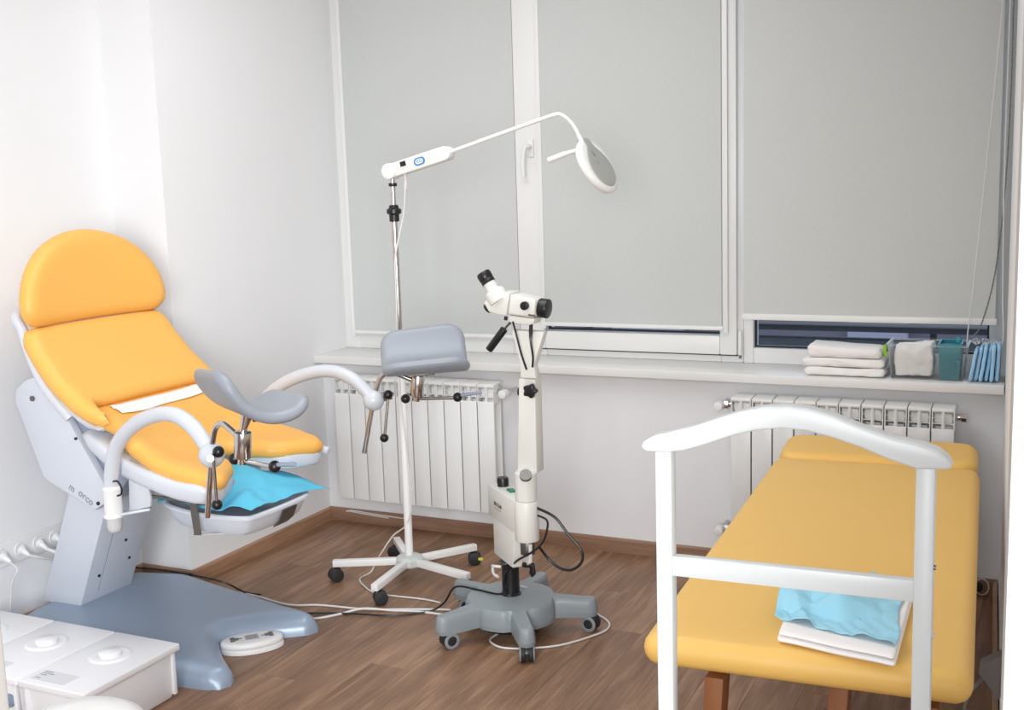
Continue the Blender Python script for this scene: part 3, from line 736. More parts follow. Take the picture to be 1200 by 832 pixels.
# ---------------------------------------------------------------- white storage boxes
labs = ['white lidded plastic box nearest the chair legs, rightmost of the three with a paper label', 'middle of the three white lidded plastic boxes by the left wall', 'leftmost white lidded plastic box, mostly cut off by the photo edge']
for i, (x0, x1) in enumerate(((.405, .662), (.142, .399), (-.121, .136))):
    zt = .17; ya, yb = -2.158, -1.772
    t = thing('storage_box', ((x0+x1)/2, (ya+yb)/2, 0), labs[i], 'box', 'white storage boxes')
    e = .022
    body = MB().hexa([(x0+e, ya+e, 0), (x1-e, ya+e, 0), (x1-e, yb-e, 0), (x0+e, yb-e, 0)], [(x0+.012, ya+.012, zt-.02), (x1-.012, ya+.012, zt-.02), (x1-.012, yb-.012, zt-.02), (x0+.012, yb-.012, zt-.02)], .008)
    mk('body', body, 'boxw', t)
    for xx, yy in ((x0+.02, ya+.014), (x1-.02, ya+.014), (x1-.016, yb-.02), (x0+.016, yb-.02)):
        mk('corner_rib', MB().box(xx-.007, xx+.007, yy-.007, yy+.007, .012, zt-.02, .003), 'boxw', t)
    mk('lid', MB().box(x0, x1, ya, yb, zt-.022, zt, .004, 3), 'boxw', t)
    cx, cy = (x0+x1)/2-.005, ya+.235
    mk('lid_ring', MB().lathe([(.066, -.001), (.060, .004), (.052, .005), (.040, .0035), (.034, .001), (.034, -.001)], (cx, cy, zt), n=40), 'boxw', t)
    mk('lid_knob', MB().lathe([(.034, -.001), (.034, .013), (.031, .0155), (.0, .016)], (cx, cy, zt), n=36), 'boxw', t)
    if i < 2:
        lb = mk('paper_label', MB().box(x0+.022, x0+.155, ya+.022, ya+.085, zt, zt+.0006), 'label', t)
        for k_, (a, b, w_) in enumerate(((.030, .074, .030), (.030, .064, .045), (.030, .054, .026), (.034, .034, .018))):
            mk('print_line', MB().box(x0+a, x0+a+w_, ya+b, ya+b+.004, zt+.0006, zt+.001), 'print', lb)
    fp = at(13, 820, y=ya+.016)
    if i == 1: mk('round_latch', MB().cyl((fp.x, ya+.004, fp.z), (fp.x, ya+.024, fp.z), .020, 24, .003), 'knobblue', t)

# white rounded bin in the foreground
bn = thing('waste_bin', (1.32, -2.62, 0), 'white rounded plastic lid just showing at the bottom edge in front of the storage boxes', 'bin')
zt = .47; C0 = V((1.238, -2.70))
mk('bin_body', MB().lathe([(.10, 0), (.115, .01), (.135, .37)], (C0.x, C0.y, 0), n=36), 'white', bn)
mk('bin_lid', MB().lathe([(.142, .365), (.145, .375), (.143, .41), (.130, .438), (.10, .456), (.05, .465), (0, .467)], (C0.x, C0.y, 0), n=36), 'white', bn)

# ---------------------------------------------------------------- sockets on the left wall
sk = thing('socket_strip', (XL, -1.5, .30), 'white strip of wall sockets with plugs beside the chair column', 'socket')
mk('strip_frame', MB().box(XL, XL+.009, -1.795, -1.355, .257, .343, .004, 3), 'white', sk)
for i, y in enumerate((-1.72, -1.635, -1.555, -1.475, -1.400)):
    mk('socket_dish', MB().lathe([(.026, .004), (.026, .010), (.024, .0125), (.020, .0105), (.0195, .0095)], (XL, y, .30), (1, 0, 0), 28), 'white', sk)
PG = []
def plug(y, pts, label, r=.0045):
    t = thing('power_plug', (XL+.02, y, .30), label, 'plug')
    mk('plug_body', MB().lathe([(.0175, .0), (.0175, .008), (.012, .014), (.008, .030), (.006, .040)], (XL+.012, y, .30), (1, .1, -.55), 20), 'white', t)
    mk('cord', MB().tube([V(p) for p in pts], r, 8, 6), 'cordw', t)
plug(-1.555, [(XL+.045, -1.555, .282), (XL+.06, -1.52, .265), (XL+.05, -1.45, .235), (XL+.04, -1.38, .205), (XL+.03, -1.25, .10)], 'white plug with a thick cord running down right to the chair column', .0055)
plug(-1.475, [(XL+.045, -1.475, .282), (XL+.085, -1.455, .26), (XL+.075, -1.435, .225), (XL+.06, -1.40, .205)], 'white plug in the middle of the socket strip, its cord joining the thick one', .007)
plug(-1.400, [(XL+.045, -1.400, .282), (XL+.08, -1.375, .27), (XL+.07, -1.36, .23), (XL+.05, -1.35, .17), (XL+.03, -1.3, .10)], 'white plug with a thin cord, closest to the chair column', .0035)
plug(-1.635, [(XL+.045, -1.635, .282), (XL+.085, -1.64, .26), (XL+.06, -1.65, .20), (XL+.04, -1.66, .02)], 'white plug at the left edge of the photo with a cord hanging straight down', .0035)

# ---------------------------------------------------------------- casters
def caster(parent, loc, rot, twin, name='caster', wheel='blackm', R=.024):
    """loc: floor point below the stem"""
    org = V(loc); d = V((math.cos(rot), math.sin(rot), 0)); n = V((-d.y, d.x, 0)); c = org+d*.012+V((0, 0, R))
    b = mk(name, MB().cyl(org+V((0, 0, R*1.6)), org+V((0, 0, R*2+.02)), .006, 12).prism([c+V((0, 0, R*.95))-d*.02, c+V((0, 0, R*1.1))+d*.01, c+d*R*.95+V((0, 0, R*.2)), c+d*R*.3-V((0,0,R*.1)), c-d*.02], n*.026, .005), 'black', parent)
    for s_ in (-1, 1):
        q = c+n*s_*.014
        mk('wheel', MB().cyl(q-n*.009, q+n*.009, R, 28, .004), 'blackm', b)
        if wheel == 'wheelg': mk('wheel_ring', MB().lathe([(R*.98, 0), (R*.97, .0035), (R*.90, .005), (R*.62, .005), (R*.58, .0035), (R*.58, 0)], q+n*s_*.006, n*s_, 28), 'wheelg', b)
    return b

# ---------------------------------------------------------------- magnifier lamp on stand
LX, LY = .787, -.605
lp = thing('magnifier_lamp', (LX, LY, 0), 'tall white magnifier lamp on a five-legged wheeled stand by the left radiator', 'lamp')
mk('hub', MB().lathe([(.0, .058), (.052, .06), (.056, .066), (.056, .088), (.046, .098), (.018, .104), (0, .104)], (LX, LY, 0), n=10), 'hub', lp, ang=25)
for k_, a in enumerate((203, 275, 347, 59, 131)):
    a = math.radians(a); d = V((math.cos(a), math.sin(a), 0)); n = V((-d.y, d.x, 0)); c = V((LX, LY, 0))
    mbl = MB().hexa([c+d*.045-n*.014+V((0, 0, .064)), c+d*.045+n*.014+V((0, 0, .064)), c+d*.305+n*.014+V((0, 0, .058)), c+d*.305-n*.014+V((0, 0, .058))],
                    [c+d*.045-n*.014+V((0, 0, .090)), c+d*.045+n*.014+V((0, 0, .090)), c+d*.305+n*.014+V((0, 0, .084)), c+d*.305-n*.014+V((0, 0, .084))], .002)
    lg = mk('leg', mbl, 'lampw', lp)
    ct = caster(lg, c+d*.285, a+(.6, 2.2, 1.2, -.5, .9)[k_], True, R=.0265)
    if k_ == 3:
        q = c+d*.285+V((.045, -.01, .03)); mk('brake_tab', MB().box(q.x-.008, q.x+.012, q.y-.006, q.y+.006, q.z-.004, q.z+.006, .002), 'yellow', lg)
mk('pole', MB().lathe([(.0155, .10), (.0155, .86), (.013, .865)], (LX, LY, 0), n=24), 'lampw', lp)
mk('chrome_pole', MB().lathe([(.0115, .86), (.0115, 1.43)], (LX+.001, LY, 0), n=20), 'chrome', lp)
mk('collar', MB().lathe([(.012, 0), (.019, .002), (.019, .026), (.028, .032), (.028, .046), (.019, .052), (.017, .062), (.010, .064)], (LX+.001, LY, 1.405), n=20), 'black', lp)
mk('upper_pole', MB().lathe([(.0095, 1.46), (.0095, 1.575)], (LX+.001, LY, 0), n=20), 'chrome', lp)
mk('stop_ring', MB().cyl((LX+.001, LY, 1.537), (LX+.001, LY, 1.550), .016, 20, .002), 'black', lp)
A0, A1 = V((LX, LY, 1.593)), V((1.045, LY, 1.656)); ad = (A1-A0).normalized()
mk('pivot', MB().cyl((LX, LY-.030, 1.593), (LX, LY+.030, 1.593), .030, 32, .005), 'lampw', lp)
capo = []
L_ = (A1-A0).length
for a in range(0, 181, 20): capo.append((L_-.024+.026*math.sin(math.radians(a)), .026*math.cos(math.radians(a))))
capo = [(0.0, .026)]+capo+[(0.0, -.026)]
an = V((-ad.z, 0, ad.x))
hs = mk('arm_housing', MB().prism([A0+ad*a+an*b for a, b in capo], (0, .048, 0), .005, 2), 'lampw', lp)
q = A0+ad*.068+an*.010
mk('switch', MB().box(-.012, .012, -.009, .009, 0, .003, .001, M_=frame(q+V((0, -.0245, 0)), ad, an)), 'black', hs)
q = A0+ad*.138
bo = [(.010+.014*math.cos(math.radians(a)), .0145*math.sin(math.radians(a))) for a in range(-90, 91, 15)]
bo += [(-a, -b) for a, b in bo]
mk('badge', MB().prism([q+ad*a+an*b+V((0, -.0248, 0)) for a, b in bo], (0, .002, 0)), 'blue', hs)
mk('badge_field', MB().prism([q+ad*a*.68+an*b*.62+V((0, -.0262, 0)) for a, b in bo], (0, .0012, 0)), 'white', hs)
text('badge_lettering', 'KD', .016, frame(q+V((0, -.0270, 0)), ad, an), 'blue', hs, .0003)
mk('arm_tube', MB().tube([A1-ad*.01, at(600, 152, y=LY), at(648, 135, y=LY)], .0075, 12).tube([at(648, 135, y=LY), at(656, 134, y=LY), at(664, 138.5, y=LY), at(672, 147, y=LY), at(679, 160, y=LY), at(684, 170, y=LY)], [.0075, .0068, .006, .006, .0075, .010], 12, 5), 'lampw', lp)
# head: flat round magnifier seen obliquely (face normal turned to the right and toward the room)
hc = at(700, 194.5, y=LY)
ha = (at(716, 224, y=LY)-at(684, 167, y=LY)).normalized()          # long axis along the picture
hn = V((.87, -.195, .43)); hn = (hn-ha*hn.dot(ha)).normalized(); hw = ha.cross(hn)
oc = [(.106*math.cos(a), .088*math.sin(a)) for a in [2*math.pi*i/44 for i in range(44)]]
head = mk('lamp_head', slab(oc, .012, .022, .020, lambda u, v, h: hc+ha*u+hw*v+hn*h, .03), 'lampw', lp)
oc2 = [(-.104, .012), (-.10, .018), (-.07, .024), (-.045, .045)]+[(.012+.075*math.cos(a), .066*math.sin(a)) for a in [math.radians(x_) for x_ in range(125, -126, -12)]]+[(-.045, -.045), (-.07, -.024), (-.10, -.018), (-.104, -.012)]
mk('lens_cover', slab(oc2, .004, .0, .006, lambda u, v, h: hc+ha*u+hw*v+hn*(.0115+max(h, 0)), .03), 'lens', head)
mk('cover_clasp', MB().box(-.012, .012, -.022, .022, 0, .008, .003, M_=frame(hc+ha*.088+hn*.009, ha, hw)), 'white', head)
for a, b, w_, h_ in ((-.048, .012, .010, .010), (-.036, .008, .009, .009), (-.012, .014, .005, .004), (-.005, .009, .006, .005)):
    mk('button', MB().box(a-w_/2, a+w_/2, b-h_/2, b+h_/2, 0, .001, M_=frame(hc+hn*.0155, ha, hw)), 'ink', head)
mk('head_handle', MB().tube([at(684, 173, y=LY)-hn*.01, at(663, 180, y=LY), at(662, 180.5, y=LY), at(643, 188, y=LY)], [.008, .008, .010, .0105], 14), 'lampw', head)
mk('cord', MB().tube([at(474, 203, y=LY), at(475.5, 210, y=LY), at(475, 222, y=LY)], .006, 8, 4).tube([at(475, 220, y=LY), at(473, 250, y=LY), at(467, 280, y=LY-.01), at(463, 305, y=LY-.02), at(464, 340, y=LY-.02), at(466, 400, y=LY-.02), at(470, 470, y=LY-.02), at(478, 540, y=LY-.02), at(482, 590, y=LY-.02), at(476, 615, y=LY-.01), V((.70, LY+.02, .16)), V((.62, -.585, .05)), V((.60, -.60, .006)), V((.60, -.68, .005)), V((.66, -.745, .005)), V((.76, -.80, .005)), V((.95, -.79, .005)), V((1.03, -.80, .005))], .0030, 8, 6), 'cordw', lp)

# ---------------------------------------------------------------- colposcope
SX, SY = 1.387, -.93
cs = thing('colposcope', (SX, SY, 0), 'cream medical microscope with black eyepiece on a grey five-armed wheeled base', 'microscope')
ol = []
ang = [158, 238, 306, 22, 92]; ang = sorted(a % 360 for a in ang)
for i, a in enumerate(ang):
    ar = math.radians(a); d = V((math.cos(ar), math.sin(ar), 0)); n = V((-d.y, d.x, 0)); hw_ = .031
    for u, v in ((.152, -hw_), (.275, -hw_+.003), (.290, -hw_+.010), (.297, -hw_+.022), (.298, 0), (.297, hw_-.022), (.290, hw_-.010), (.275, hw_-.003), (.152, hw_)):
        p = d*u+n*v; ol.append((SX+p.x, SY+p.y))
    b2 = ang[(i+1) % 5]+(360 if i == 4 else 0)
    for k_ in (.30, .40, .5, .60, .70):
        am = math.radians(a+(b2-a)*k_); ol.append((SX+.162*math.cos(am), SY+.162*math.sin(am)))
def bh(u, v):
    r_ = math.hypot(u-SX, v-SY); return .062-.014*max(0, min(1, (r_-.10)/.15))+.006*max(0, 1-r_/.07)
mk('star_base', slab(ol, bh, 0, .011, lambda u, v, h: V((u, v, .068+max(0, h))), .03, (0, .08, .3, .6, 1.0), sub=.012), 'greyb', cs)
P = ol; n = len(P); vs = [V((p[0], p[1], .070)) for p in P]+[V((SX+(p[0]-SX)*.985, SY+(p[1]-SY)*.985, .054)) for p in P]
mk('base_skirt', MB().add(vs, [[i, (i+1) % n, n+(i+1) % n, n+i] for i in range(n)]+[[n+i for i in range(n)]]), 'greyb', cs)
mk('base_underside', MB().lathe([(.13, .036), (.14, .056)], (SX, SY, 0), n=28), 'black', cs)
for k_, a in enumerate(ang):
    ar = math.radians(a); caster(cs, (SX+.262*math.cos(ar), SY+.262*math.sin(ar), 0), (-.07, -1.4, .4, .96, -1.1)[k_], True, wheel='wheelg', R=.0285)
mk('post', MB().lathe([(.036, .125), (.036, .135), (.030, .14), (.030, .235), (.031, .24), (.024, .245), (.024, .30)], (SX, SY, 0), n=28), 'black', cs)
mk('post_ring', MB().lathe([(.027, .24), (.027, .25), (.020, .252), (.020, .29)], (SX-.012, SY, 0), n=20), 'steel', cs)
bd = V((.73, -.683, 0)); bnn = V((.683, .73, 0)); cc = V((SX, SY, 0)); CE = cc+bd*.168     # cylinder end
def bx(u0, u1, w_, z0, z1, u0b=None, u1b=None, bev=.005, zs=0):
    u0b = u0 if u0b is None else u0b; u1b = u1 if u1b is None else u1b
    return MB().hexa([cc+bd*u0b-bnn*w_+V((0, 0, z0+zs)), cc+bd*u1b-bnn*w_+V((0, 0, z0)), cc+bd*u1b+bnn*w_+V((0, 0, z0)), cc+bd*u0b+bnn*w_+V((0, 0, z0+zs))],
                     [cc+bd*u0-bnn*w_+V((0, 0, z1)), cc+bd*u1-bnn*w_+V((0, 0, z1)), cc+bd*u1+bnn*w_+V((0, 0, z1)), cc+bd*u0+bnn*w_+V((0, 0, z1))], bev)
cbx = mk('control_box', MB().add(*(lambda q: (q.v, q.f))(bx(-.098, .166, .038, .395, .505))).add(*(lambda q: (q.v, q.f))(bx(-.066, .135, .034, .262, .398, -.066, .110))), 'cream', cs)
mk('swivel_column', MB().cyl(CE+V((0, 0, .372)), CE+V((0, 0, .508)), .040, 36, .004), 'cream', cs)
mk('swivel_socket', MB().cyl(CE+V((0, 0, .325)), CE+V((0, 0, .372)), .024, 20, .002), 'steel', cs)
mk('lower_guard', MB().prism([CE+bd*a+V((0, 0, z)) for a, z in ((-.04, .365), (-.04, .29), (-.01, .275), (.022, .30), (.028, .365))], bnn*.012, .002), 'cream', cs)
mk('locking_lever', MB().cyl(CE+V((-.02, 0, .285)), CE+V((.02, 0, .287)), .009, 14, .002).prism([CE+V((.008, 0, .293)), CE+V((.022, 0, .29)), CE+V((.026, 0, .258)), CE+V((.014, 0, .245)), CE+V((.004, 0, .26))], (0, .012, 0), .003), 'black', cs)
kp = cc-bd*.045
mk('brightness_knob', MB().lathe([(.020, .505), (.020, .53), (.018, .535), (0, .5355)], kp, n=24), 'black', cs)
mk('power_switch', MB().box(-.018, .018, -.012, .012, .0, .006, .001, M_=frame(cc+bd*.035+V((0, 0, .505)), bd, bnn)), 'greeng', cs)
fr = frame(cc+bd*.000-bnn*.0388+V((0, 0, .452)), bd, V((0, 0, 1)))
text('lettering', 'BIOCAM', .019, fr, 'ink', cbx, .0003)
for k_ in range(3):
    mk('print_mark', MB().box(-.030+.021*k_, -.014+.021*k_, -.0015, .0015, 0, .0005, M_=frame(cc-bnn*.0388+V((0, 0, .437)), bd, V((0, 0, 1)))), 'print', cbx)
yc = CE.y
mk('elbow', MB().lathe([(.036, .51), (.036, .60), (.030, .607), (0, .608)], (CE.x, CE.y, 0), n=32), 'cream', cs)
mk('elbow_cap', MB().cyl(V((CE.x, CE.y, .595))+V((.013, -.027, .0)), V((CE.x, CE.y, .595))+V((.0165, -.0345, .008)), .020, 24), 'steel', cs)
a0 = at(622, 552, y=yc+.035); a1 = at(622, 442, y=yc+.035)
mk('spring_arm', MB().hexa([a0+V((-.036, -.03, 0)), a0+V((.036, -.03, 0)), a0+V((.036, .03, 0)), a0+V((-.036, .03, 0))],
                            [a1+V((-.031, -.028, 0)), a1+V((.027, -.028, 0)), a1+V((.027, .028, 0)), a1+V((-.031, .028, 0))], .006), 'cream', cs)
kn = at(621.5, 458, y=yc-.03)
pts = []
for i in range(20):
    a = 2*math.pi*i/20; r_ = .021+.004*math.cos(a*5); pts.append(kn+V((r_*math.cos(a), 0, r_*math.sin(a))))
mk('arm_knob', MB().prism(pts, (0, .022, 0), .003), 'black', cs)
mk('side_knob', MB().cyl(a1+V((-.045, 0, -.05)), a1+V((-.030, 0, -.05)), .014, 20, .002), 'black', cs)
def pp(pts, y=None): return [at(a, b, y=yc if y is None else y) for a, b in pts]
mk('neck', MB().prism(pp([(612, 442), (631, 443), (628, 428), (640, 388), (602, 386), (613, 428)]), (0, .035, 0), .004), 'cream', cs)
hdm = mk('optical_body', MB().prism(pp([(604, 343), (634, 350), (632, 371), (601, 367)]), (0, .085, 0), .008, 3), 'cream', cs)
mk('underslung_block', MB().prism(pp([(601, 368), (631, 372), (630, 378), (625, 380), (604, 378), (600, 375)]), (0, .06, 0), .005), 'cream', hdm)
mk('beam_splitter', MB().prism(pp([(591, 341), (604, 342), (600, 368), (587, 366)]), (0, .090, 0), .004), 'cream', hdm)
mk('prism_housing', MB().prism(pp([(590, 343), (587, 366), (579, 364), (573, 353), (581, 346)]), (0, .080, 0), .004), 'cream', hdm)
e0 = at(584, 350, y=yc); e1 = at(572, 330, y=yc); e2 = at(567.5, 322, y=yc)
ev = (e1-e0).normalized()
for s_ in (-1, 1):
    o3 = V((-.43, .90, 0))*(s_*.030)+V((0, 0, -.004*s_))
    et = mk('eyepiece_tube', MB().lathe([(.033, -.01), (.034, .022), (.030, .028), (.021, .032), (.021, .060)], e0+o3+ev*.0, ev, 24), 'cream', hdm)
    mk('eyecup', MB().lathe([(.020, 0), (.023, .002), (.023, .012), (.0215, .014), (.0235, .018), (.024, .034), (.021, .040), (.012, .036), (0, .034)], e1+o3-ev*.008, ev, 24), 'black', et)
q0 = at(578, 354, y=yc); q1 = at(570, 363, y=yc)
mk('focus_knob', MB().cyl(at(578, 356, y=yc-.02), at(570.5, 362, y=yc-.02), .0165, 20, .002), 'black', hdm)
mk('zoom_knob', MB().cyl(at(616, 358, y=yc-.043), at(616, 358, y=yc-.043)+V((0, -.016, 0)), .0135, 24, .002), 'black', hdm)
la_, lb_ = at(632.5, 360.5, y=yc), at(643, 362, y=yc)
mk('objective_ring', MB().cyl(la_, lb_, .031, 32, .003), 'black', hdm)
mk('name_strip', MB().prism(pp([(619, 368), (627, 369.2), (627, 371.2), (619, 370)], yc-.0445), (0, .002, 0)), 'ink', hdm)
mk('handle_rod', MB().tube([at(600, 376, y=yc-.01), at(596, 380, y=yc-.01), at(589, 388, y=yc-.01)], [.006, .004, .004], 10), 'steel', hdm)
mk('grip', MB().cyl(at(591, 385.5, y=yc-.01), at(573, 410, y=yc-.01), .0125, 24, .002), 'black', hdm)
mk('tilt_knob', MB().cyl(at(593, 371, y=yc-.02), at(592.5, 375, y=yc-.02), .006, 14), 'black', hdm)
mk('head_cable', MB().tube([at(601, 377, y=yc-.03), at(605, 392, y=yc-.04), at(611, 415, y=yc-.035), at(617, 433, y=yc-.022)], .0034, 8, 6).tube([at(622.5, 379, y=yc-.02), at(622, 388, y=yc-.03), at(622, 400, y=yc-.04), at(624.5, 418, y=yc-.035), at(624, 430, y=yc-.022)], [.006, .007, .004, .0034, .0034], 8, 6), 'black', cs)
mk('looped_cable', MB().tube([CE+V((.036, .0, .485)), at(650, 606, y=yc), at(665, 625, y=yc), at(679, 641, y=yc), at(683, 652, y=yc), at(679, 662, y=yc), at(668, 668, y=yc), at(655, 665, y=yc), at(643, 655, y=yc), at(635, 645, y=yc-.01), at(631, 640, y=yc-.02)], .0048, 8, 6)
   .tube([CE+V((.036, .0, .46)), at(641, 610, y=yc-.02), at(640, 625, y=yc-.03), at(634, 638, y=yc-.03), at(622, 648, y=yc-.03), at(606, 657, y=yc-.01), at(598, 666, y=SY-.035), at(592, 672, y=SY-.035), at(590, 685, y=SY-.035)], .0036, 8, 6), 'black', cs)
mk('cord_wrap', MB().tube([(SX-.02, SY-.03, .235), (SX-.05, SY-.03, .235), (SX-.062, SY-.01, .225), (SX-.055, SY-.02, .205), (SX-.03, SY-.035, .20)], .005, 8, 5), 'cordw', cs)

# floor cables
def cable(pts, r, mt, label):
    mk('floor_cable', MB().tube([V(p) for p in pts], r, 8, 6), mt, label=label, cat='cable')
g = .0045
cable([(-.20, -1.02, g), (-.05, -1.0, g), (.10, -.99, g), (.30, -.985, g), (.50, -1.02, g), (.62, -.98, g), (.80, -.955, g), (.95, -.90, g), (1.06, -.86, g), (1.10, -.85, g)], .004, 'cordw', 'white floor cable running straight from the chair base to the microscope base')
cable([(.60, -1.13, g), (.68, -1.10, g), (.74, -1.03, g), (.80, -.97, g*2.6), (.90, -.93, g), (1.0, -.905, g), (1.12, -.90, g)], .0045, 'cordw', 'second white floor cable dipping toward the chair base tip')
cable([(.60, -1.08, .006), (.70, -1.04, .006), (.80, -1.01, .006), (.92, -.98, .006), (1.03, -.90, .006), (1.09, -.88, .04), (1.15, -.90, .115), (1.25, -.93, .130), (1.35, -.965, .138), (1.387, -.968, .150)], .0035, 'black', 'black cable running from the chair base over the grey microscope base')
cable([(1.40, -.88, .145), (1.44, -.72, .060), (1.50, -.66, .01), (1.58, -.68, .005), (1.665, -.74, .005), (1.695, -.80, .005), (1.68, -.87, .005), (1.60, -1.0, .005), (1.50, -1.07, .005), (1.42, -1.09, .005), (1.36, -1.05, .005), (1.36, -.99, .005)], .0035, 'cordw', 'white cable looping round behind and in front of the microscope base')
cable([(.33, -.022, .040), (.20, -.022, .046), (.13, -.024, .052), (.10, -.022, .050), (.14, -.020, .056), (.25, -.020, .050), (.42, -.020, .045)], .003, 'cordw', 'thin white cable lying along the baseboard under the left radiator')
# black cable draped on chair base rear edge
cable([(-.17, -1.10, .094), (-.05, -1.075, .090), (.10, -1.062, .082), (.22, -1.035, .060), (.27, -.985, .012), (.34, -.975, .006)], .0035, 'black', 'black cable draped over the back edge of the chair base')

# ---------------------------------------------------------------- yellow couch
cN = V((2.645, -2.215)); cF = V((2.548, -.395)); ax = (cF-cN).normalized(); pr_ = V((ax.y, -ax.x)); Lc = (cF-cN).length
co = thing('massage_couch', (2.6, -1.3, 0), 'yellow padded examination couch with wooden legs along the right wall', 'couch')
def cm(u, v, h, zo=0): p = cN+ax*v+pr_*u; return V((p.x, p.y, .585+h+zo))
def rr(x0, x1, y0, y1, c):
    o = []
    for cx, cy, a0 in ((x1-c, y1-c, 0), (x0+c, y1-c, 90), (x0+c, y0+c, 180), (x1-c, y0+c, 270)):
        for k_ in range(6): a = math.radians(a0+18*k_); o.append((cx+c*math.cos(a), cy+c*math.sin(a)))
    return o
hl = Lc-.235
mk('mattress', slab(rr(-.330, .300, -.005, hl, .035), lambda u, v: .032+.002*math.sin(v*5), .034, .03, cm, .045, (0, .1, .35, .7, 1)), 'vinyl2', co)
mk('head_section', slab(rr(-.322, .294, hl-.003, Lc+.01, .06), .034, .030, .03, lambda u, v, h: cm(u, v, h, .012+.07*(v-hl)), .045, (0, .1, .35, .7, 1)), 'vinyl2', co)
def cbx_(u0, u1, v0, v1, z0, z1, bev=.003):
    return MB().hexa([V((*(cN+ax*v+pr_*u), z0)) for u, v in ((u0, v0), (u1, v0), (u1, v1), (u0, v1))], [V((*(cN+ax*v+pr_*u), z1)) for u, v in ((u0, v0), (u1, v0), (u1, v1), (u0, v1))], bev)
mk('frame', cbx_(-.24, .24, .42, Lc-.10, .50, .552), 'wood', co)
for u, v, du in ((-.20, .13, -.02), (.22, .13, .02), (-.20, 1.62, -.02), (.22, 1.62, .02), (.045, .20, -.02)):
    c0 = cN+ax*v+pr_*u; c1 = cN+ax*v+pr_*(u+du*1.5)
    mk('leg', MB().hexa([V((c1.x-.018, c1.y-.022, 0)), V((c1.x+.018, c1.y-.022, 0)), V((c1.x+.018, c1.y+.022, 0)), V((c1.x-.018, c1.y+.022, 0))],
                       [V((c0.x-.020, c0.y-.03, .50)), V((c0.x+.020, c0.y-.03, .50)), V((c0.x+.020, c0.y+.03, .50)), V((c0.x-.020, c0.y+.03, .50))], .003), 'wood', co)
# folded sheet and blue paper
q1, q2, q3, q4 = at(910, 752, z=.622), at(1049, 783, z=.622), at(1070, 704, z=.622), at(935, 690, z=.622)
def fq(s_, t_): return q1.lerp(q2, s_).lerp(q4.lerp(q3, s_), t_)
for i, (z0, z1, in_) in enumerate(((.6195, .632, 0), (.6325, .642, .012))):
    sq = [(0+in_, 0+in_*.5), (1-in_*.6, in_), (1-in_, 1-in_), (in_, 1)]
    mk('folded_sheet', slab(rr(0, 1, 0, 1, .03), (z1-z0)*.5, (z1-z0)*.5, .05, (lambda zc, k_: lambda u, v, h: V((*fq(k_+u*(1-2*k_), k_+v*(1-2*k_)).xy, zc+h+.0008*math.sin(u*9+v*5))))((z0+z1)/2, in_), .08), 'linen',
       label=['lower white folded sheet on the near end of the yellow couch', 'upper white folded sheet lying under the blue paper on the couch'][i], cat='sheet', group='folded sheets on the couch')
b1, b2, b3_, b4 = at(910, 716, z=.66), at(1046, 752, z=.655), at(1062, 690, z=.655), at(928, 676, z=.67)
def bq(s_, t_):
    p = b1.lerp(b2, s_).lerp(b4.lerp(b3_, s_), t_)
    z = .652+.014*math.sin(math.pi*s_)*(t_)+.02*(1-s_)*t_
    z += .018*math.exp(-((t_-.33-.15*s_)/.07)**2)*math.sin(math.pi*s_)-.012*math.exp(-((t_-.2-.1*s_)/.06)**2)
    return (p.x, p.y, z)
thick(mk('paper_cloth', crumple(48, 40, bq, 3.7, .032, .8, .6445), 'cyan2', label='crumpled pale blue paper cloth on the white sheets on the couch', cat='paper', ang=25, recalc=False))

# ---------------------------------------------------------------- valet stand
vt = thing('valet_stand', (2.69, -2.6, 0), 'white wooden valet stand with hanger-shaped top in front of the couch', 'valet')
VP0, VP1 = (2.493, -2.605), (2.892, -2.59)
def vp(a, b): return atv(a, b, VP0, VP1)
topo = [(754, 522), (757, 515), (768, 509), (790, 504), (815, 498), (845, 488), (872, 480), (900, 475), (925, 474), (950, 477), (978, 485), (1010, 498), (1045, 510), (1080, 518), (1100, 525), (1112, 535), (1118, 546), (1108, 548), (1075, 547), (1045, 537), (1010, 522), (975, 510), (948, 503), (920, 500), (890, 502), (860, 509), (830, 519), (805, 526), (785, 528), (760, 527)]
mk('hanger_bar', MB().prism([vp(*q) for q in topo], (0, .036, 0), .006, 3), 'valet', vt)
def post(cx, ym, z1): return MB().box(cx-.0135, cx+.0135, ym-.0135, ym+.0135, 0.02, z1, .003)
PL_ = V((vp(780, 560).x, -2.605)); PR_ = V((vp(1085, 580).x, -2.59))
mk('post', post(PL_.x, PL_.y, vp(780, 520).z), 'valet', vt)
mk('post', post(PR_.x, PR_.y, vp(1085, 538).z), 'valet', vt)
zr0, zr1 = vp(790, 673).z, vp(790, 650).z
mk('cross_rail', MB().hexa([(PL_.x, PL_.y-.009, zr0), (PR_.x, PR_.y-.009, zr0), (PR_.x, PR_.y+.009, zr0), (PL_.x, PL_.y+.009, zr0)], [(PL_.x, PL_.y-.009, zr1), (PR_.x, PR_.y-.009, zr1), (PR_.x, PR_.y+.009, zr1), (PL_.x, PL_.y+.009, zr1)], .002), 'valet', vt)
mk('lower_rail', MB().box(PL_.x, PR_.x, -2.606, -2.588, .22, .25, .002), 'valet', vt)
for x_, y_2 in ((PL_.x, PL_.y), (PR_.x, PR_.y)):
    mk('foot', MB().box(x_-.014, x_+.014, y_2-.17, y_2+.17, 0, .028, .004), 'valet', vt)
for b in (665, 745):
    p = at(1095, b, y=PR_.y); mk('screw_cap', MB().cyl((PR_.x+.0125, PR_.y, p.z), (PR_.x+.0165, PR_.y, p.z), .004, 12), 'steel' if b == 665 else 'cap', vt)

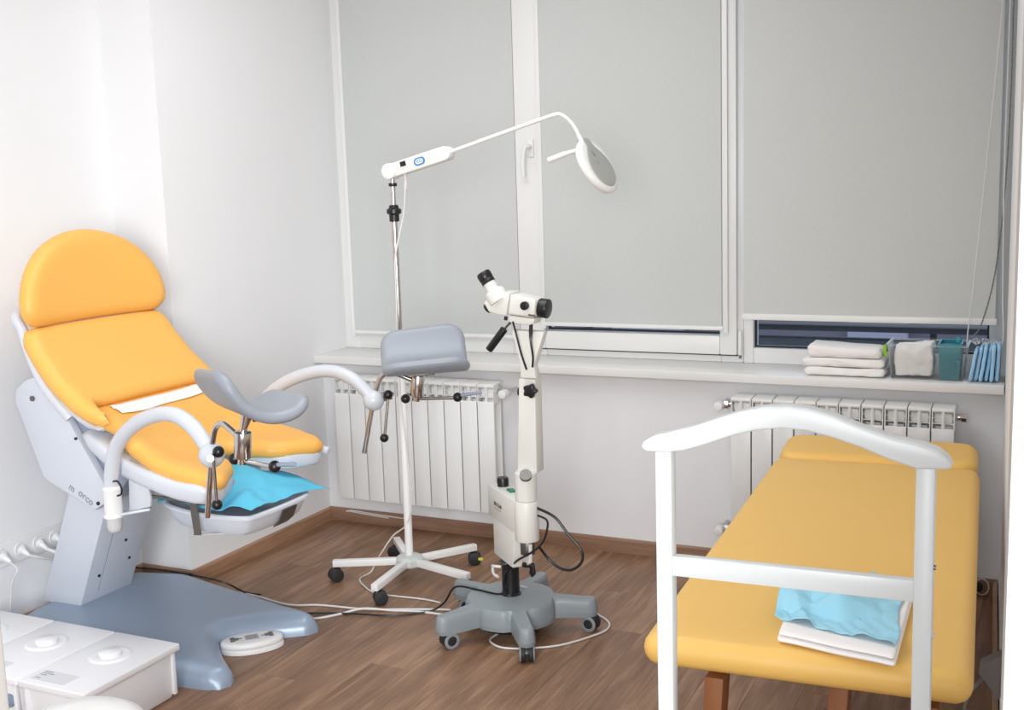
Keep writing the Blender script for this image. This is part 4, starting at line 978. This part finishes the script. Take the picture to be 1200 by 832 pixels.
# ---------------------------------------------------------------- things on the sill
zc_ = HS+.0015
for i, (hh_, x0, w_) in enumerate(((.032, 2.205, .292), (.034, 2.192, .300), (.040, 2.212, .268))):
    def tm(u, v, h, zc=zc_+hh_/2, i=i, hh_=hh_):
        e = noise.noise(V((u*14, v*14, i*5)))*.004*(1 if h > 0 else (0 if i == 0 else .4))
        if i == 2 and h > 0: e += .010*max(0, (2.40-u)/.2)
        return V((u+.006*noise.noise(V((v*30, h*60, i))), v+.006*noise.noise(V((u*30, h*60, i+9))), zc+h+e+.0022*math.sin(h*400)*(abs(h) < hh_*.35)))
    mk('folded_linen', slab(rr(x0, x0+w_, -.04+.006*i, .14-.006*i, .02), hh_*.455, hh_*.455, .012, tm, .02), 'linen',
       label='%s of the three white folded linens stacked on the right window sill' % ['lowest', 'middle one', 'uppermost'][i], cat='linen', group='folded linens on the sill')
    zc_ += hh_
# clear tub
cx0, cx1, cy0, cy1, cz1 = 2.505, 2.772, -.035, .125, .915
tb = thing('clear_tub', (2.585, .045, HS), 'wide clear plastic tub with a green clip, holding the white bag and the teal basket', 'tub')
mb = MB()
mb.hexa([(cx0+.014, cy0+.01, HS+.001), (cx1-.014, cy0+.01, HS+.001), (cx1-.014, cy1-.01, HS+.001), (cx0+.014, cy1-.01, HS+.001)], [(cx0+.014, cy0+.01, HS+.003), (cx1-.014, cy0+.01, HS+.003), (cx1-.014, cy1-.01, HS+.003), (cx0+.014, cy1-.01, HS+.003)])
def wallq(a, b, c, d, t):
    a, b, c, d = map(V, (a, b, c, d)); n = (b-a).cross(d-a).normalized()*t; mb.hexa([a, b, b+n, a+n], [d, c, c+n, d+n])
bl = [(cx0+.014, cy0+.01, HS+.002), (cx1-.014, cy0+.01, HS+.002), (cx1-.014, cy1-.01, HS+.002), (cx0+.014, cy1-.01, HS+.002)]
tl = [(cx0, cy0, cz1), (cx1, cy0, cz1), (cx1, cy1, cz1), (cx0, cy1, cz1)]
for i in range(4): wallq(bl[i], bl[(i+1) % 4], tl[(i+1) % 4], tl[i], .0015)
mk('tub_body', mb, 'clear', tb, flat=True)
rb = MB(); rb.box(cx0-.006, cx1+.006, cy0-.006, cy0+.002, cz1-.004, cz1+.002); rb.box(cx0-.006, cx1+.006, cy1-.002, cy1+.006, cz1-.004, cz1+.002); rb.box(cx0-.006, cx0+.002, cy0, cy1, cz1-.004, cz1+.002); rb.box(cx1-.002, cx1+.006, cy0, cy1, cz1-.004, cz1+.002)
mk('tub_rim', rb, 'clear', tb)
mk('clip', MB().tube([(cx0-.008, cy0-.004, cz1-.002), (cx0-.010, cy0-.006, cz1-.025), (cx0-.002, cy0-.008, cz1-.045)], [.006, .007, .004], 8, 4), 'green', tb)
b = bmesh.new(); bmesh.ops.create_icosphere(b, subdivisions=5, radius=1)
for v in b.verts:
    p = v.co.copy(); s_ = max(abs(p.x), abs(p.y), abs(p.z)); p = p.lerp(p/s_, .7)
    n1 = noise.noise(p*2.2)*.10+abs(noise.noise(p*5))*.06
    p = p*(1-n1*.8); v.co = V((2.592+p.x*.070, .043+p.y*.060, HS+.066+p.z*.060+(.014*max(0, p.x) if p.z > .5 else 0)))
mk('plastic_bag', MB().addbm(b), 'linen', label='crumpled white bag inside the clear tub on the sill', cat='bag')
# teal basket
tx0, tx1, ty0, ty1, tz = 2.678, 2.752, -.018, .108, .920
bk_ = thing('teal_basket', (2.72, .045, HS), 'small teal plastic basket standing inside the right half of the clear tub', 'basket')
mb = MB(); bl = [(tx0+.006, ty0+.006, HS+.001), (tx1-.006, ty0+.006, HS+.001), (tx1-.006, ty1-.006, HS+.001), (tx0+.006, ty1-.006, HS+.001)]; tl = [(tx0, ty0, tz), (tx1, ty0, tz), (tx1, ty1, tz), (tx0, ty1, tz)]
for i in range(4): wallq(bl[i], bl[(i+1) % 4], tl[(i+1) % 4], tl[i], .002)
mb.box(tx0+.006, tx1-.006, ty0+.006, ty1-.006, HS+.001, HS+.004)
mk('basket_body', mb, 'teal', bk_, flat=True)
for i in range(11): mk('rib', MB().box(tx0+.006+i*.006, tx0+.0082+i*.006, ty0-.0015, ty0+.004, HS+.006, tz-.006), 'teal', bk_, flat=True)
mk('basket_rim', MB().box(tx0-.003, tx1+.003, ty0-.004, ty0+.002, tz-.008, tz).box(tx0-.003, tx1+.003, ty1-.002, ty1+.004, tz-.008, tz).box(tx1-.002, tx1+.003, ty0, ty1, tz-.008, tz).box(tx0-.003, tx0+.002, ty0, ty1, tz-.008, tz), 'teal', bk_)
mk('handle_tab', MB().box(tx1-.022, tx1-.002, ty0+.02, ty0+.026, tz-.01, tz+.022, .002).box(tx1-.016, tx1-.0, ty0-.010, ty0-.004, tz-.085, tz-.055, .002), 'teal', bk_)
# blue packs standing up
for i in range(7):
    if i == 6: break
    xb = 2.776+i*.0178; ln = (.022, .020, .016, .014, .006, .003, .0)[i]; hh = (.118, .128, .134, .130, .136, .138, .136)[i]; th = .0075
    def pm_(u, v, h, xb=xb, ln=ln, i=i): return V((xb+.0085+h+ln*(v/.13)+.0025*noise.noise(V((u*25, v*25, i*3))), -.045+u+.012*(i % 2), HS+.0015+v))
    mk('gown_pack', slab(rr(0, .115, 0, hh, .018), th*.85, th*.85, .010, pm_, .022, (0, .3, 1)), 'pack',
       label='%s of the folded blue packs on the right sill end' % ['leftmost', 'second from the left', 'third from the left', 'third from the right', 'second from the right', 'rightmost'][i], cat='pack', group='blue packs on the sill')
for i in range(3):
    x_ = 2.80+.03*i
    b = bmesh.new(); bmesh.ops.create_icosphere(b, subdivisions=3, radius=1)
    for v in b.verts: p = v.co*(1+.5*noise.noise(v.co*3+V((i*4, 0, 0)))); v.co = V((x_+p.x*.014, .01+p.y*.03, HS+.142+p.z*.010))
    mk('bag_top', MB().addbm(b), 'clear', label='crumpled clear film on top of the blue packs, %s tuft' % ['left', 'middle', 'right'][i], cat='film', group='film tufts on the blue packs')

# ---------------------------------------------------------------- right corner bits
t = thing('wall_plug', (2.84, -.02, .02), 'dark coiled cable ring with plug on the baseboard behind the couch', 'cable')
mk('coil', MB().tube(catmull([(2.845+.024*math.cos(a), -.024, .035+.030*math.sin(a)) for a in [2*math.pi*i/12 for i in range(13)]], 4), .0025, 8), 'cordw', t)
mk('plug', MB().cyl((2.835, -.016, .035), (2.835, -.045, .035), .014, 18, .003), 'blackm', t)
gp = V((xw(-1.42), -1.42, 0))
ga = thing('adaptor', (gp.x, -1.42, .25), 'grey wedge-shaped adaptor hanging on the right wall beside the couch', 'adaptor')
pl = [(0, .36), (0, .25), (-.012, .235), (-.02, .262), (-.052, .305), (-.05, .325)]
mk('adaptor_body', MB().prism([V((gp.x+a, -1.42, z)) for a, z in pl], (0, .05, 0), .004), 'grey', ga)
mk('adaptor_cord', MB().tube([(gp.x-.04, -1.42, .285), (gp.x-.075, -1.45, .24), (gp.x-.085, -1.48, .15), (gp.x-.08, -1.5, .02)], .004, 8, 6), 'grey', ga)

# plain panels added on the unseen ceiling near the area lights; they emit nothing
for (x_, y_2), lab in zip(((1.0, -1.6), (1.5, -3.1)), ('added square panel on the unseen ceiling above the chair', 'added square panel on the unseen ceiling near the door')):
    mk('added_ceiling_panel', MB().box(x_-.47, x_+.47, y_2-.47, y_2+.47, 2.715, H-.001, .004), 'white', label=lab, cat='lamp')
bpy.context.view_layer.update()
